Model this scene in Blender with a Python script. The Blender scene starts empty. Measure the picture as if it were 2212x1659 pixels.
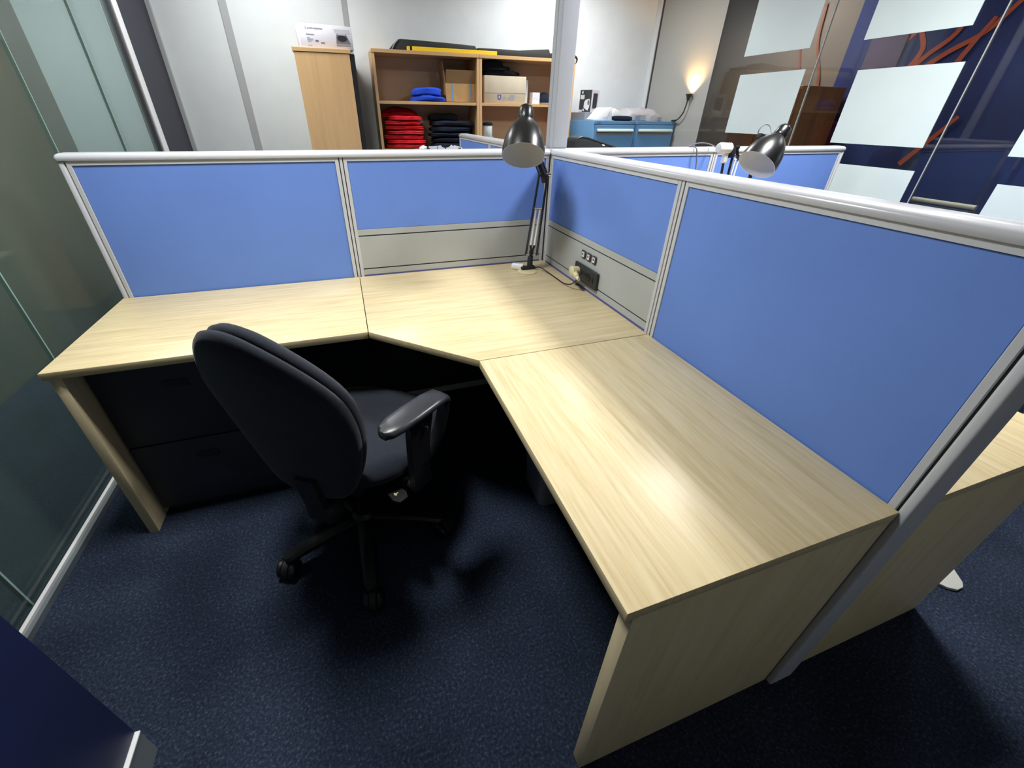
import bpy, bmesh, math, random
from mathutils import Vector, Matrix, Euler, noise
PI = math.pi
S = bpy.context.scene
COL = S.collection
random.seed(7)

# ------------------------------------------------------------------ render look
S.view_settings.view_transform = 'Standard'
S.view_settings.look = 'None'
S.view_settings.gamma = 1.0
S.view_settings.use_curve_mapping = False
S.view_settings.exposure = -0.45
try:
    S.cycles.use_denoising = True
    S.cycles.max_bounces = 10
    S.cycles.diffuse_bounces = 5
    S.cycles.glossy_bounces = 5
    S.cycles.transparent_max_bounces = 12
    S.cycles.sample_clamp_indirect = 6
    S.cycles.caustics_reflective = False
    S.cycles.caustics_refractive = False
except Exception:
    pass

# ------------------------------------------------------------------ materials
def lin(c):
    out = []
    for v in c[:3]:
        v = v / 255.0
        out.append(v / 12.92 if v <= 0.04045 else ((v + 0.055) / 1.055) ** 2.4)
    return (out[0], out[1], out[2], 1.0)

def new_mat(name):
    m = bpy.data.materials.new(name)
    m.use_nodes = True
    nt = m.node_tree
    b = nt.nodes.get('Principled BSDF')
    return m, nt, b

def plain(name, c, rough=0.5, metal=0.0, spec=0.5, vary=0.0, vscale=8.0, bump=0.0, bscale=200.0, sheen=0.0, coat=0.0):
    m, nt, b = new_mat(name)
    b.inputs['Base Color'].default_value = lin(c)
    b.inputs['Roughness'].default_value = rough
    b.inputs['Metallic'].default_value = metal
    b.inputs['Specular IOR Level'].default_value = spec
    if sheen:
        b.inputs['Sheen Weight'].default_value = sheen
    if coat:
        b.inputs['Coat Weight'].default_value = coat
        b.inputs['Coat Roughness'].default_value = 0.12
    tc = nt.nodes.new('ShaderNodeTexCoord')
    if vary:
        n = nt.nodes.new('ShaderNodeTexNoise'); n.inputs['Scale'].default_value = vscale
        n.inputs['Detail'].default_value = 4
        nt.links.new(tc.outputs['Object'], n.inputs['Vector'])
        r = nt.nodes.new('ShaderNodeValToRGB')
        lo = [max(0, v * (1 - vary)) for v in c]; hi = [min(255, v * (1 + vary)) for v in c]
        r.color_ramp.elements[0].position = 0.3; r.color_ramp.elements[0].color = lin(lo)
        r.color_ramp.elements[1].position = 0.7; r.color_ramp.elements[1].color = lin(hi)
        nt.links.new(n.outputs['Fac'], r.inputs['Fac'])
        nt.links.new(r.outputs['Color'], b.inputs['Base Color'])
    if bump:
        n2 = nt.nodes.new('ShaderNodeTexNoise'); n2.inputs['Scale'].default_value = bscale
        n2.inputs['Detail'].default_value = 3
        nt.links.new(tc.outputs['Object'], n2.inputs['Vector'])
        bp = nt.nodes.new('ShaderNodeBump'); bp.inputs['Strength'].default_value = bump
        bp.inputs['Distance'].default_value = 0.002
        nt.links.new(n2.outputs['Fac'], bp.inputs['Height'])
        nt.links.new(bp.outputs['Normal'], b.inputs['Normal'])
    return m

def wood(name, c0, c1, c2, axis='X', rough=0.38, fine=60.0, long=1.6, seed=0.0, spec=0.5):
    """streaky laminate grain along one local axis"""
    m, nt, b = new_mat(name)
    tc = nt.nodes.new('ShaderNodeTexCoord')
    mp = nt.nodes.new('ShaderNodeMapping')
    sc = {'X': (long, fine, fine), 'Y': (fine, long, fine), 'Z': (fine, fine, long)}[axis]
    mp.inputs['Scale'].default_value = sc
    mp.inputs['Location'].default_value = (seed, seed * 1.7, seed * 0.3)
    nt.links.new(tc.outputs['Object'], mp.inputs['Vector'])
    n = nt.nodes.new('ShaderNodeTexNoise'); n.inputs['Scale'].default_value = 1.0
    n.inputs['Detail'].default_value = 6; n.inputs['Roughness'].default_value = 0.62
    n.inputs['Distortion'].default_value = 0.4
    nt.links.new(mp.outputs['Vector'], n.inputs['Vector'])
    r = nt.nodes.new('ShaderNodeValToRGB')
    e = r.color_ramp.elements
    e[0].position = 0.28; e[0].color = lin(c0)
    e[1].position = 0.74; e[1].color = lin(c2)
    k = e.new(0.5); k.color = lin(c1)
    nt.links.new(n.outputs['Fac'], r.inputs['Fac'])
    nt.links.new(r.outputs['Color'], b.inputs['Base Color'])
    b.inputs['Roughness'].default_value = rough
    b.inputs['Specular IOR Level'].default_value = spec
    return m

def glass(name, tint, gloss=1.0, rough=0.03, ior=1.5, film=0.0, filmc=(0.3, 0.38, 0.35, 1)):
    """thin pane: tinted see-through with fresnel reflection"""
    m = bpy.data.materials.new(name); m.use_nodes = True
    nt = m.node_tree; nt.nodes.clear()
    out = nt.nodes.new('ShaderNodeOutputMaterial')
    mix = nt.nodes.new('ShaderNodeMixShader')
    tr = nt.nodes.new('ShaderNodeBsdfTransparent'); tr.inputs['Color'].default_value = tint
    gl = nt.nodes.new('ShaderNodeBsdfGlossy'); gl.inputs['Roughness'].default_value = rough
    gl.inputs['Color'].default_value = (gloss, gloss, gloss, 1)
    # Schlick reflectance from the unsigned angle, the same on both faces of the pane
    ge = nt.nodes.new('ShaderNodeNewGeometry')
    dt = nt.nodes.new('ShaderNodeVectorMath'); dt.operation = 'DOT_PRODUCT'
    nt.links.new(ge.outputs['Incoming'], dt.inputs[0]); nt.links.new(ge.outputs['True Normal'], dt.inputs[1])
    def mth(op, a, b=None):
        n_ = nt.nodes.new('ShaderNodeMath'); n_.operation = op
        for k, q in enumerate((a, b)):
            if q is None: continue
            if isinstance(q, (int, float)): n_.inputs[k].default_value = q
            else: nt.links.new(q, n_.inputs[k])
        return n_.outputs[0]
    c_ = mth('ABSOLUTE', dt.outputs['Value'])
    f_ = mth('ADD', mth('MULTIPLY', mth('POWER', mth('SUBTRACT', 1.0, c_), 5.0), 0.96), 0.04)
    nt.links.new(f_, mix.inputs['Fac'])
    src = tr.outputs['BSDF']
    if film:
        df = nt.nodes.new('ShaderNodeBsdfDiffuse'); df.inputs['Color'].default_value = filmc
        m2 = nt.nodes.new('ShaderNodeMixShader'); m2.inputs['Fac'].default_value = film
        nt.links.new(src, m2.inputs[1]); nt.links.new(df.outputs['BSDF'], m2.inputs[2]); src = m2.outputs['Shader']
    nt.links.new(src, mix.inputs[1])
    nt.links.new(gl.outputs['BSDF'], mix.inputs[2])
    nt.links.new(mix.outputs['Shader'], out.inputs['Surface'])
    return m

def emit(name, c, strength):
    m, nt, b = new_mat(name)
    b.inputs['Base Color'].default_value = (0.8, 0.8, 0.8, 1)
    b.inputs['Emission Color'].default_value = c
    b.inputs['Emission Strength'].default_value = strength
    return m

def carpet_mat():
    m, nt, b = new_mat('navy_carpet')
    tc = nt.nodes.new('ShaderNodeTexCoord')
    n = nt.nodes.new('ShaderNodeTexNoise'); n.inputs['Scale'].default_value = 130; n.inputs['Detail'].default_value = 5
    n.inputs['Roughness'].default_value = 0.7
    n2 = nt.nodes.new('ShaderNodeTexNoise'); n2.inputs['Scale'].default_value = 3.0; n2.inputs['Detail'].default_value = 3
    nt.links.new(tc.outputs['Object'], n.inputs['Vector']); nt.links.new(tc.outputs['Object'], n2.inputs['Vector'])
    r = nt.nodes.new('ShaderNodeValToRGB')
    e = r.color_ramp.elements
    e[0].position = 0.32; e[0].color = lin((26, 34, 47))
    e[1].position = 0.78; e[1].color = lin((98, 108, 126))
    k = e.new(0.55); k.color = lin((49, 58, 76))
    nt.links.new(n.outputs['Fac'], r.inputs['Fac'])
    r2 = nt.nodes.new('ShaderNodeValToRGB')
    r2.color_ramp.elements[0].position = 0.35; r2.color_ramp.elements[0].color = (0.72, 0.72, 0.72, 1)
    r2.color_ramp.elements[1].position = 0.65; r2.color_ramp.elements[1].color = (1.1, 1.1, 1.1, 1)
    nt.links.new(n2.outputs['Fac'], r2.inputs['Fac'])
    mx = nt.nodes.new('ShaderNodeMix'); mx.data_type = 'RGBA'; mx.blend_type = 'MULTIPLY'
    mx.inputs['Factor'].default_value = 1.0
    nt.links.new(r.outputs['Color'], mx.inputs['A']); nt.links.new(r2.outputs['Color'], mx.inputs['B'])
    nt.links.new(mx.outputs['Result'], b.inputs['Base Color'])
    b.inputs['Roughness'].default_value = 0.95
    b.inputs['Specular IOR Level'].default_value = 0.1
    bp = nt.nodes.new('ShaderNodeBump'); bp.inputs['Strength'].default_value = 0.8; bp.inputs['Distance'].default_value = 0.006
    nt.links.new(n.outputs['Fac'], bp.inputs['Height']); nt.links.new(bp.outputs['Normal'], b.inputs['Normal'])
    return m

M = {}
M['carpet'] = carpet_mat()
M['wall'] = plain('white_wall_paint', (222, 227, 228), 0.7, vary=0.01)
M['wall_grey'] = plain('grey_white_wall_paint', (206, 211, 211), 0.7, vary=0.01)
M['strip'] = plain('grey_joint_strip', (160, 163, 162), 0.5)
M['ceil'] = plain('ceiling_white', (225, 226, 226), 0.8)
M['navy_door'] = plain('navy_door_paint', (26, 27, 44), 0.45)
M['fabric'] = plain('blue_panel_fabric', (106, 140, 214), 0.85, spec=0.25, vary=0.02, vscale=3, bump=0.15, bscale=900)
M['alu'] = plain('pale_grey_frame_paint', (196, 199, 203), 0.42)
M['cap'] = plain('pale_grey_rail_paint', (198, 199, 203), 0.25, spec=0.6)
M['pole'] = plain('grey_pole_paint', (176, 180, 190), 0.4)
M['tile'] = plain('grey_steel_tile', (172, 176, 175), 0.5, vary=0.01)
M['slot'] = plain('dark_slot', (64, 58, 62), 0.7)
M['beadblue'] = plain('violet_blue_bead', (88, 92, 150), 0.7)
DC = ((197, 175, 130), (214, 195, 151), (226, 210, 171))
M['deskX'] = wood('maple_laminate_grain_x', *DC, axis='X', rough=0.36, fine=75, long=4.0, spec=0.4)
M['deskX2'] = wood('maple_laminate_grain_x_corner', *DC, axis='X', rough=0.36, fine=75, long=4.0, spec=0.4, seed=5.3)
M['deskY'] = wood('maple_laminate_grain_y', *DC, axis='Y', rough=0.36, fine=75, long=4.0, spec=0.4, seed=2.1)
M['deskZ'] = wood('maple_laminate_upright', (212, 192, 149), (223, 205, 163), (231, 214, 174), axis='Z', rough=0.45, fine=40, long=2.5)
M['edge'] = plain('maple_edging', (204, 182, 134), 0.45, vary=0.03, vscale=20)
M['beech'] = wood('beech_laminate', (196, 156, 108), (206, 166, 118), (212, 174, 126), axis='Z', rough=0.45, fine=20, long=1.2)
M['beechX'] = wood('beech_laminate_level', (190, 150, 102), (202, 163, 113), (210, 172, 124), axis='X', rough=0.45, fine=26, long=1.2)
M['beechin'] = wood('beech_laminate_back', (176, 146, 114), (184, 154, 122), (190, 160, 128), axis='X', rough=0.5, fine=12, long=1.0)
M['pedestal'] = plain('black_navy_pedestal', (38, 42, 54), 0.5, vary=0.03)
M['deskshade'] = plain('dark_underdesk_shade', (29, 33, 45), 0.55)  # near-black tone puts the under-desk shade into the colour
M['black'] = plain('black_plastic', (22, 22, 24), 0.38)
M['blackm'] = plain('matt_black_plastic', (24, 24, 26), 0.6)
M['armpad'] = plain('worn_black_arm_pad', (46, 46, 49), 0.33, vary=0.1, vscale=30, bump=0.1, bscale=300)
M['chairfab'] = plain('charcoal_chair_fabric', (34, 39, 47), 0.95, spec=0.2, vary=0.06, vscale=60, bump=0.4, bscale=700, sheen=0.15)
M['lampblack'] = plain('gloss_black_lamp_enamel', (15, 15, 17), 0.3, spec=0.5)
M['lampin'] = plain('lamp_inside_cream', (214, 216, 222), 0.5)
M['rodgrey'] = plain('dark_grey_lamp_rod', (66, 66, 74), 0.35, metal=0.5)
M['chrome'] = plain('chrome', (225, 227, 230), 0.12, metal=1.0)
M['spring'] = plain('bright_spring_steel', (238, 239, 242), 0.3, metal=0.0)
M['steel'] = plain('brushed_steel', (170, 172, 175), 0.3, metal=1.0)
M['white'] = plain('white_plastic', (232, 232, 230), 0.4)
M['offwhite'] = plain('off_white_plastic', (214, 216, 216), 0.45)
M['cream'] = plain('cream_plug_plastic', (222, 212, 170), 0.4)
M['disc'] = plain('pale_translucent_disc', (214, 202, 158), 0.3)
M['socket'] = plain('charcoal_socket_plastic', (36, 42, 44), 0.45)
M['cord'] = plain('brown_black_cord', (42, 32, 32), 0.5)
M['cordgrey'] = plain('grey_cord', (90, 92, 98), 0.5)
M['bin'] = plain('grey_blue_bin_plastic', (136, 142, 152), 0.5)
M['mat'] = plain('pale_grey_base_plastic', (190, 190, 182), 0.5)
M['cabblue'] = plain('blue_cabinet_enamel', (98, 145, 186), 0.4, vary=0.02, vscale=3)
M['handle'] = plain('pale_green_grey_handle', (188, 204, 196), 0.35)
M['handlerec'] = plain('grey_handle_recess', (118, 118, 118), 0.6)
M['kraft'] = plain('kraft_cardboard', (178, 142, 92), 0.8, vary=0.04, vscale=12)
M['kraftdark'] = plain('kraft_cardboard_inside', (132, 102, 66), 0.85, vary=0.04, vscale=12)
M['kraftpale'] = plain('pale_cardboard', (190, 178, 156), 0.8, vary=0.03, vscale=10)
M['tapeblue'] = plain('blue_tape', (110, 150, 190), 0.4)
M['yellow'] = plain('yellow_level_paint', (246, 206, 40), 0.4)
M['caseblk'] = plain('black_nylon', (30, 33, 32), 0.7, vary=0.1, vscale=20)
M['red'] = plain('red_cloth', (196, 36, 44), 0.95, spec=0.15, vary=0.1, vscale=14, bump=0.5, bscale=250)
M['reddark'] = plain('dark_red_cloth', (150, 16, 26), 0.95, spec=0.15, vary=0.1, vscale=14, bump=0.5, bscale=250)
M['navy'] = plain('navy_cloth', (30, 36, 50), 0.95, spec=0.15, vary=0.15, vscale=14, bump=0.5, bscale=250)
M['blackcloth'] = plain('black_cloth', (22, 25, 29), 0.95, spec=0.15, vary=0.2, vscale=14, bump=0.5, bscale=250)
M['royal'] = plain('royal_blue_cloth', (44, 78, 196), 0.95, spec=0.15, vary=0.1, vscale=14, bump=0.5, bscale=250)
M['boxwhite'] = plain('white_box_card', (226, 224, 232), 0.4)
M['print'] = plain('grey_print', (150, 150, 158), 0.6)
M['printblk'] = plain('dark_print', (40, 42, 46), 0.5)
M['printmid'] = plain('mid_grey_print', (112, 114, 120), 0.5)
M['printpale'] = plain('pale_grey_print', (204, 204, 212), 0.5)
M['crest'] = plain('blue_crest_print', (72, 88, 150), 0.6)
M['boxdark'] = plain('dark_green_grey_box_card', (52, 60, 60), 0.4)
M['boxgrey'] = plain('grey_box_card', (150, 154, 162), 0.6)
M['paper'] = plain('white_board_sheet', (204, 217, 218), 0.35, vary=0.01, vscale=4)
M['greypane'] = plain('grey_backed_glass', (161, 160, 154), 0.12, spec=0.5)
M['brownwall'] = plain('brown_wall', (122, 112, 100), 0.7, vary=0.05, vscale=2)
M['tanwall'] = plain('tan_wall', (118, 108, 92), 0.7, vary=0.03, vscale=2)
M['navywall'] = plain('navy_wall', (36, 50, 104), 0.7, vary=0.12, vscale=2.5)
M['branch'] = plain('orange_branch_paint', (190, 86, 48), 0.6)
M['branchdim'] = plain('rust_branch_paint', (140, 84, 66), 0.6)
M['purple'] = plain('purple_poster', (96, 80, 104), 0.6)
M['boardblk'] = plain('black_board', (24, 30, 26), 0.5)
M['brownwood'] = wood('brown_cupboard_wood', (120, 82, 50), (140, 98, 60), (156, 112, 70), axis='Z', rough=0.5, fine=16)
M['sling'] = plain('grey_sling', (96, 104, 110), 0.7)
M['creamtube'] = plain('cream_foam_tube', (206, 206, 176), 0.5)
M['screen'] = plain('dark_blue_screen_fabric', (22, 32, 74), 0.6, vary=0.1, vscale=3)
M['railgrey'] = plain('grey_rail_paint', (104, 112, 116), 0.5)
M['bag'] = plain('translucent_plastic_bag', (176, 174, 178), 0.3)
M['bag'].node_tree.nodes['Principled BSDF'].inputs['Transmission Weight'].default_value = 0.15
M['bagwhite'] = plain('white_plastic_bag', (196, 200, 200), 0.35)
M['glassL'] = glass('green_tinted_glass', (0.65, 0.735, 0.725, 1), 0.7, 0.05, film=0.13, filmc=(0.25, 0.34, 0.31, 1))
M['glassR'] = glass('clear_dark_glass', (0.78, 0.78, 0.78, 1), 0.7, 0.02)
M['glassedge'] = plain('pale_green_glass_edge', (150, 184, 172), 0.3)
M['lightpanel'] = emit('ceiling_light_diffuser', (1.0, 0.985, 0.95, 1), 14.0)
M['bulb'] = emit('warm_bulb', (1.0, 0.62, 0.2, 1), 40.0)
M['cup'] = plain('amber_lamp_cup', (60, 52, 44), 0.4)

# ------------------------------------------------------------------ mesh helpers
class MB:
    def __init__(self):
        self.bm = bmesh.new()
    def box(self, x0, x1, y0, y1, z0, z1, bevel=0.0, seg=2, mtx=None):
        t = bmesh.new()
        bmesh.ops.create_cube(t, size=1.0)
        for v in t.verts:
            v.co = Vector(((x0 + x1) / 2 + v.co.x * (x1 - x0), (y0 + y1) / 2 + v.co.y * (y1 - y0), (z0 + z1) / 2 + v.co.z * (z1 - z0)))
        if bevel > 0:
            bmesh.ops.bevel(t, geom=list(t.edges), offset=bevel, segments=seg, affect='EDGES', profile=0.5)
        self.add(t, mtx)
        return self
    def add(self, t, mtx=None):
        if mtx is not None:
            bmesh.ops.transform(t, matrix=mtx, verts=list(t.verts))
        me = bpy.data.meshes.new('tmp'); t.to_mesh(me); t.free()
        self.bm.from_mesh(me); bpy.data.meshes.remove(me)
        return self
    def tube(self, pts, r, seg=10, caps=True):
        pts = [Vector(p) for p in pts]
        rs = r if isinstance(r, (list, tuple)) else [r] * len(pts)
        rings = []
        up = None
        for i, p in enumerate(pts):
            a = pts[max(i - 1, 0)]; b = pts[min(i + 1, len(pts) - 1)]
            d = (b - a).normalized()
            if up is None:
                up = Vector((0, 0, 1)) if abs(d.z) < 0.9 else Vector((1, 0, 0))
            side = d.cross(up).normalized(); up = side.cross(d).normalized()
            rings.append([self.bm.verts.new(p + (side * math.cos(2 * PI * k / seg) + up * math.sin(2 * PI * k / seg)) * rs[i]) for k in range(seg)])
        self._skin(rings, caps)
        return self
    def _skin(self, rings, caps=True):
        for i in range(len(rings) - 1):
            n = len(rings[i])
            for k in range(n):
                self.bm.faces.new((rings[i][k], rings[i][(k + 1) % n], rings[i + 1][(k + 1) % n], rings[i + 1][k]))
        if caps:
            self.bm.faces.new(list(reversed(rings[0]))); self.bm.faces.new(rings[-1])
    def lathe(self, prof, origin, axis, seg=40, caps=True):
        """prof: list of (s along axis, radius)"""
        o = Vector(origin); a = Vector(axis).normalized()
        u = a.orthogonal().normalized(); w = a.cross(u).normalized()
        rings = []
        for s, r in prof:
            rings.append([self.bm.verts.new(o + a * s + (u * math.cos(2 * PI * k / seg) + w * math.sin(2 * PI * k / seg)) * max(r, 1e-4)) for k in range(seg)])
        self._skin(rings, caps)
        return self
    def rings(self, rr, caps=True):
        vs = [[self.bm.verts.new(Vector(p)) for p in ring] for ring in rr]
        self._skin(vs, caps)
        return self
    def prism(self, poly, z0, z1, bevel=0.0, seg=2, mtx=None):
        """poly: xy outline, extruded along z"""
        t = bmesh.new()
        lo = [t.verts.new((x, y, z0)) for x, y in poly]; hi = [t.verts.new((x, y, z1)) for x, y in poly]
        n = len(poly)
        t.faces.new(list(reversed(lo))); t.faces.new(hi)
        for k in range(n):
            t.faces.new((lo[k], lo[(k + 1) % n], hi[(k + 1) % n], hi[k]))
        bmesh.ops.recalc_face_normals(t, faces=list(t.faces))
        if bevel > 0:
            bmesh.ops.bevel(t, geom=list(t.edges), offset=bevel, segments=seg, affect='EDGES', profile=0.5)
        self.add(t, mtx)
        return self

def finish(bm, smooth):
    bmesh.ops.recalc_face_normals(bm, faces=list(bm.faces))
    me = bpy.data.meshes.new('mesh')
    bm.to_mesh(me); bm.free()
    if smooth:
        for p in me.polygons:
            p.use_smooth = True
        try:
            me.set_sharp_from_angle(angle=math.radians(smooth if smooth > 1 else 35))
        except Exception:
            pass
    return me

def part(name, mb, mat, parent, smooth=35, world=False, label=None, origin=None):
    """a child mesh; its coordinates are local to the top-level thing (or world coordinates, shifted)"""
    top = parent
    off = Vector((0, 0, 0))
    while top.parent is not None:
        off += Vector(top.location); top = top.parent
    if world:
        off = off + Vector(top.location)
    # give each part an origin at its own middle
    vs = [v.co for v in mb.bm.verts]
    c = Vector((sum(v.x for v in vs), sum(v.y for v in vs), sum(v.z for v in vs))) / max(1, len(vs))
    for v in mb.bm.verts:
        v.co -= c
    me = finish(mb.bm, smooth); me.name = name
    o = bpy.data.objects.new(name, me)
    me.materials.append(mat)
    COL.objects.link(o)
    o.parent = parent
    o.location = c - off
    if label:
        o['label'] = label
    return o

def thing(name, label, cat, loc=(0, 0, 0), rotz=0.0, group=None):
    o = bpy.data.objects.new(name, None)
    o.empty_display_size = 0.05
    o.location = loc; o.rotation_euler = (0, 0, rotz)
    COL.objects.link(o)
    o['label'] = label; o['category'] = cat
    if group:
        o['group'] = group
    return o

def solo(name, mb, mat, label=None, cat=None, group=None, kind=None, smooth=35, based=True):
    """a thing that is one mesh, given in world coordinates, origin moved to the middle of its base"""
    vs = [v.co for v in mb.bm.verts]
    c = Vector(((min(v.x for v in vs) + max(v.x for v in vs)) / 2, (min(v.y for v in vs) + max(v.y for v in vs)) / 2, min(v.z for v in vs)))
    if kind == 'structure':
        c = Vector((0, 0, 0))
    for v in mb.bm.verts:
        v.co -= c
    me = finish(mb.bm, smooth); me.name = name
    o = bpy.data.objects.new(name, me); me.materials.append(mat)
    o.location = c
    COL.objects.link(o)
    if label:
        o['label'] = label
    if cat:
        o['category'] = cat
    if group:
        o['group'] = group
    if kind:
        o['kind'] = kind
    return o

def struct(name, mb, mat, label=None, cat=None, smooth=0):
    return solo(name, mb, mat, label, cat, None, 'structure', smooth)

def spline(pts, n=8):
    """Catmull-Rom through points"""
    P = [Vector(p) for p in pts]
    P = [P[0] * 2 - P[1]] + P + [P[-1] * 2 - P[-2]]
    out = []
    for i in range(1, len(P) - 2):
        for k in range(n):
            t = k / n
            out.append(0.5 * ((2 * P[i]) + (P[i + 1] - P[i - 1]) * t + (2 * P[i - 1] - 5 * P[i] + 4 * P[i + 1] - P[i + 2]) * t * t + (3 * P[i] - P[i - 1] - 3 * P[i + 1] + P[i + 2]) * t ** 3))
    out.append(P[-2])
    return out

def text_mb(body, size, depth, mtx):
    cu = bpy.data.curves.new('lettering', 'FONT'); cu.body = body; cu.size = size; cu.extrude = depth
    cu.align_x = 'LEFT'
    to = bpy.data.objects.new('lettering', cu); COL.objects.link(to)
    dg = bpy.context.evaluated_depsgraph_get()
    me = bpy.data.meshes.new_from_object(to.evaluated_get(dg))
    bpy.data.objects.remove(to); bpy.data.curves.remove(cu)
    mb = MB(); me.transform(mtx); mb.bm.from_mesh(me); bpy.data.meshes.remove(me)
    return mb

# ------------------------------------------------------------------ measures (metres; corner of the two desk screens is the origin)
DESK = 0.72
LL, LR, A_, B_ = 1.835, 1.665, 0.9245, 0.881
D1, D2 = 0.585, 0.6135
T = 0.08                     # screen thickness
CAPZ0, CAPZ1, TILEZ = 1.212, 1.236, 1.199
XL, XR, YB, ZC = -2.07, 2.23, 2.5, 2.7
YF = -3.7

# ------------------------------------------------------------------ room shell
struct('floor', MB().box(-3.6, 4.4, YF, 3.2, -0.05, 0.0), M['carpet'], 'dark navy speckled carpet floor', 'floor')
struct('ceiling', MB().box(-3.6, 4.4, YF, 3.2, ZC, ZC + 0.05), M['ceil'], 'plain white ceiling', 'ceiling')
w = struct('wall_back', MB().box(-0.693, XR + 0.06, YB, YB + 0.1, 0, ZC), M['wall'], 'plain white wall behind the bookshelf', 'wall')
struct('wall_back_left', MB().box(-3.0, -0.735, YB + 0.002, YB + 0.1, 0, ZC), M['wall_grey'], 'grey white wall behind the tall brown cabinet', 'wall')
struct('trim_1', MB().box(-1.61, -1.558, YB - 0.008, YB + 0.002, 0, ZC), M['strip'], 'grey upright joint strip on the white wall', 'trim')
struct('trim_2', MB().box(-0.735, -0.693, YB - 0.004, YB + 0.1, 0, ZC), M['strip'], 'grey upright joint strip beside the tall cabinet', 'trim')
struct('wall_front', MB().box(-3.6, 4.4, YF - 0.1, YF, 0, ZC), M['wall_grey'])
struct('wall_far_left', MB().box(-2.96, -2.86, YF, YB, 0, ZC), M['tanwall'], 'tan wall seen through the left glass', 'wall')
struct('wall_far_right', MB().box(3.6, 3.7, YF, 1.5, 0, ZC), M['navywall'], 'dark navy wall seen through the right glass', 'wall')
struct('wall_far_right_brown', MB().box(3.6, 3.7, 1.5, 3.1, 0, ZC), M['brownwall'], 'brown wall seen through the right glass', 'wall')
struct('wall_far_back', MB().box(XR + 0.06, 3.7, 3.1, 3.2, 0, ZC), M['brownwall'])

# left glass wall: panes, edge joints, bottom channel, end post
seams = [YF, -2.77, -2.11, -1.45, -0.79, -0.14, 0.53, 1.2, 1.69]
for i in range(len(seams) - 1):
    struct('window_%d' % (i + 1), MB().box(XL - 0.006, XL + 0.006, seams[i] + 0.003, seams[i + 1] - 0.003, 0.02, ZC), M['glassL'])
for i, y in enumerate(seams[1:-1]):
    struct('trim_%d' % (10 + i), MB().box(XL - 0.0062, XL + 0.0062, y - 0.003, y + 0.003, 0.02, ZC), M['glassedge'])
struct('baseboard_left', MB().box(XL + 0.0195, XL + 0.032, YF, 1.69, 0, 0.034, 0.002), M['white'], 'white bottom bead of the left glass wall', 'trim')
struct('trim_3', MB().box(XL + 0.0075, XL + 0.019, YF, 1.69, 0, 0.02), M['slot'])
struct('trim_4', MB().box(XL + 0.0325, XL + 0.046, YF, 1.69, 0, 0.022), M['railgrey'])
struct('trim_5', MB().box(XL - 0.03, XL + 0.03, 1.715, 1.80, 0, ZC, 0.004), M['offwhite'], 'white end post of the left glass wall', 'trim')
struct('trim_6', MB().box(XL - 0.02, XL + 0.02, 1.692, 1.714, 0, ZC), M['slot'])
dl = struct('door_1', MB().box(XL - 0.04, XL - 0.005, 1.802, YB - 0.03, 0, ZC), M['navy_door'], 'dark navy door leaf between left glass and white wall', 'door')
struct('trim_7', MB().box(XL - 0.03, XL + 0.02, YB - 0.028, YB + 0.001, 0, ZC), M['strip'])

# right glass wall
struct('trim_8', MB().box(XR - 0.02, XR + 0.05, 2.43, YB - 0.001, 0, ZC, 0.003), M['offwhite'], 'pale end post where the grey panes meet the white wall', 'trim')
struct('trim_9', MB().box(XR - 0.01, XR + 0.03, 2.414, 2.429, 0, ZC), M['slot'])
rs = [YF, -3.1, -2.15, -1.2, -0.255, 0.64, 1.585, 2.412]
for i in range(len(rs) - 1):
    m = M['greypane'] if i == len(rs) - 2 else M['glassR']
    struct('window_%d' % (20 + i), MB().box(XR - 0.005, XR + 0.005, rs[i] + 0.003, rs[i + 1] - 0.003, 0.0, ZC), m)
for i, y in enumerate(rs[1:-1]):
    struct('trim_%d' % (30 + i), MB().box(XR - 0.0056, XR + 0.0056, y - 0.003, y + 0.003, 0.0, ZC), M['strip'])

# ------------------------------------------------------------------ ceiling lights
spots = [(1.06, -0.65, 'over the right desk'), (1.05, 1.72, 'near the blue filing cabinets'), (-1.3, -0.65, 'over the left desk'), (-1.3, 1.72, 'near the tall brown cabinet')]
spots += [(2.95, 1.9, 'added to brighten the room beyond the right glass'), (2.95, -0.4, 'added above the sling chair to brighten beyond the right glass'), (-2.45, 1.3, 'added to brighten the room beyond the left glass')]  # unseen lamps, added to brighten what shows through the glass
for x, y, where in spots:
    en = ((80 if x > 0 else 44) if y < 0 else (36 if x > 0 else 28)) if -2 < x < 2 else ((40 if y > 0 else 20) if x > 2 else 75)
    la_ = bpy.data.lights.new('ceiling_lamp', 'AREA'); la_.shape = 'SQUARE'; la_.size = 0.38; la_.energy = en; la_.color = (0.975, 0.985, 1.0); la_.spread = math.radians(150)
    lo_ = bpy.data.objects.new('ceiling_lamp', la_); COL.objects.link(lo_); lo_.location = (x, y, ZC - 0.022)
    t = thing('ceiling_light', 'square white ceiling light ' + where, 'light', (x, y, ZC), 0, 'ceiling lights')
    part('diffuser', MB().box(-0.2, 0.2, -0.2, 0.2, -0.014, -0.006), M['lightpanel'], t, 0)
    f = MB()
    for a in (-1, 1):
        f.box(a * 0.215 - 0.014, a * 0.215 + 0.014, -0.229, 0.229, -0.018, 0.0)
        f.box(-0.2, 0.2, a * 0.215 - 0.014, a * 0.215 + 0.014, -0.018, 0.0)
    part('frame', f, M['white'], t, 0)

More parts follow.
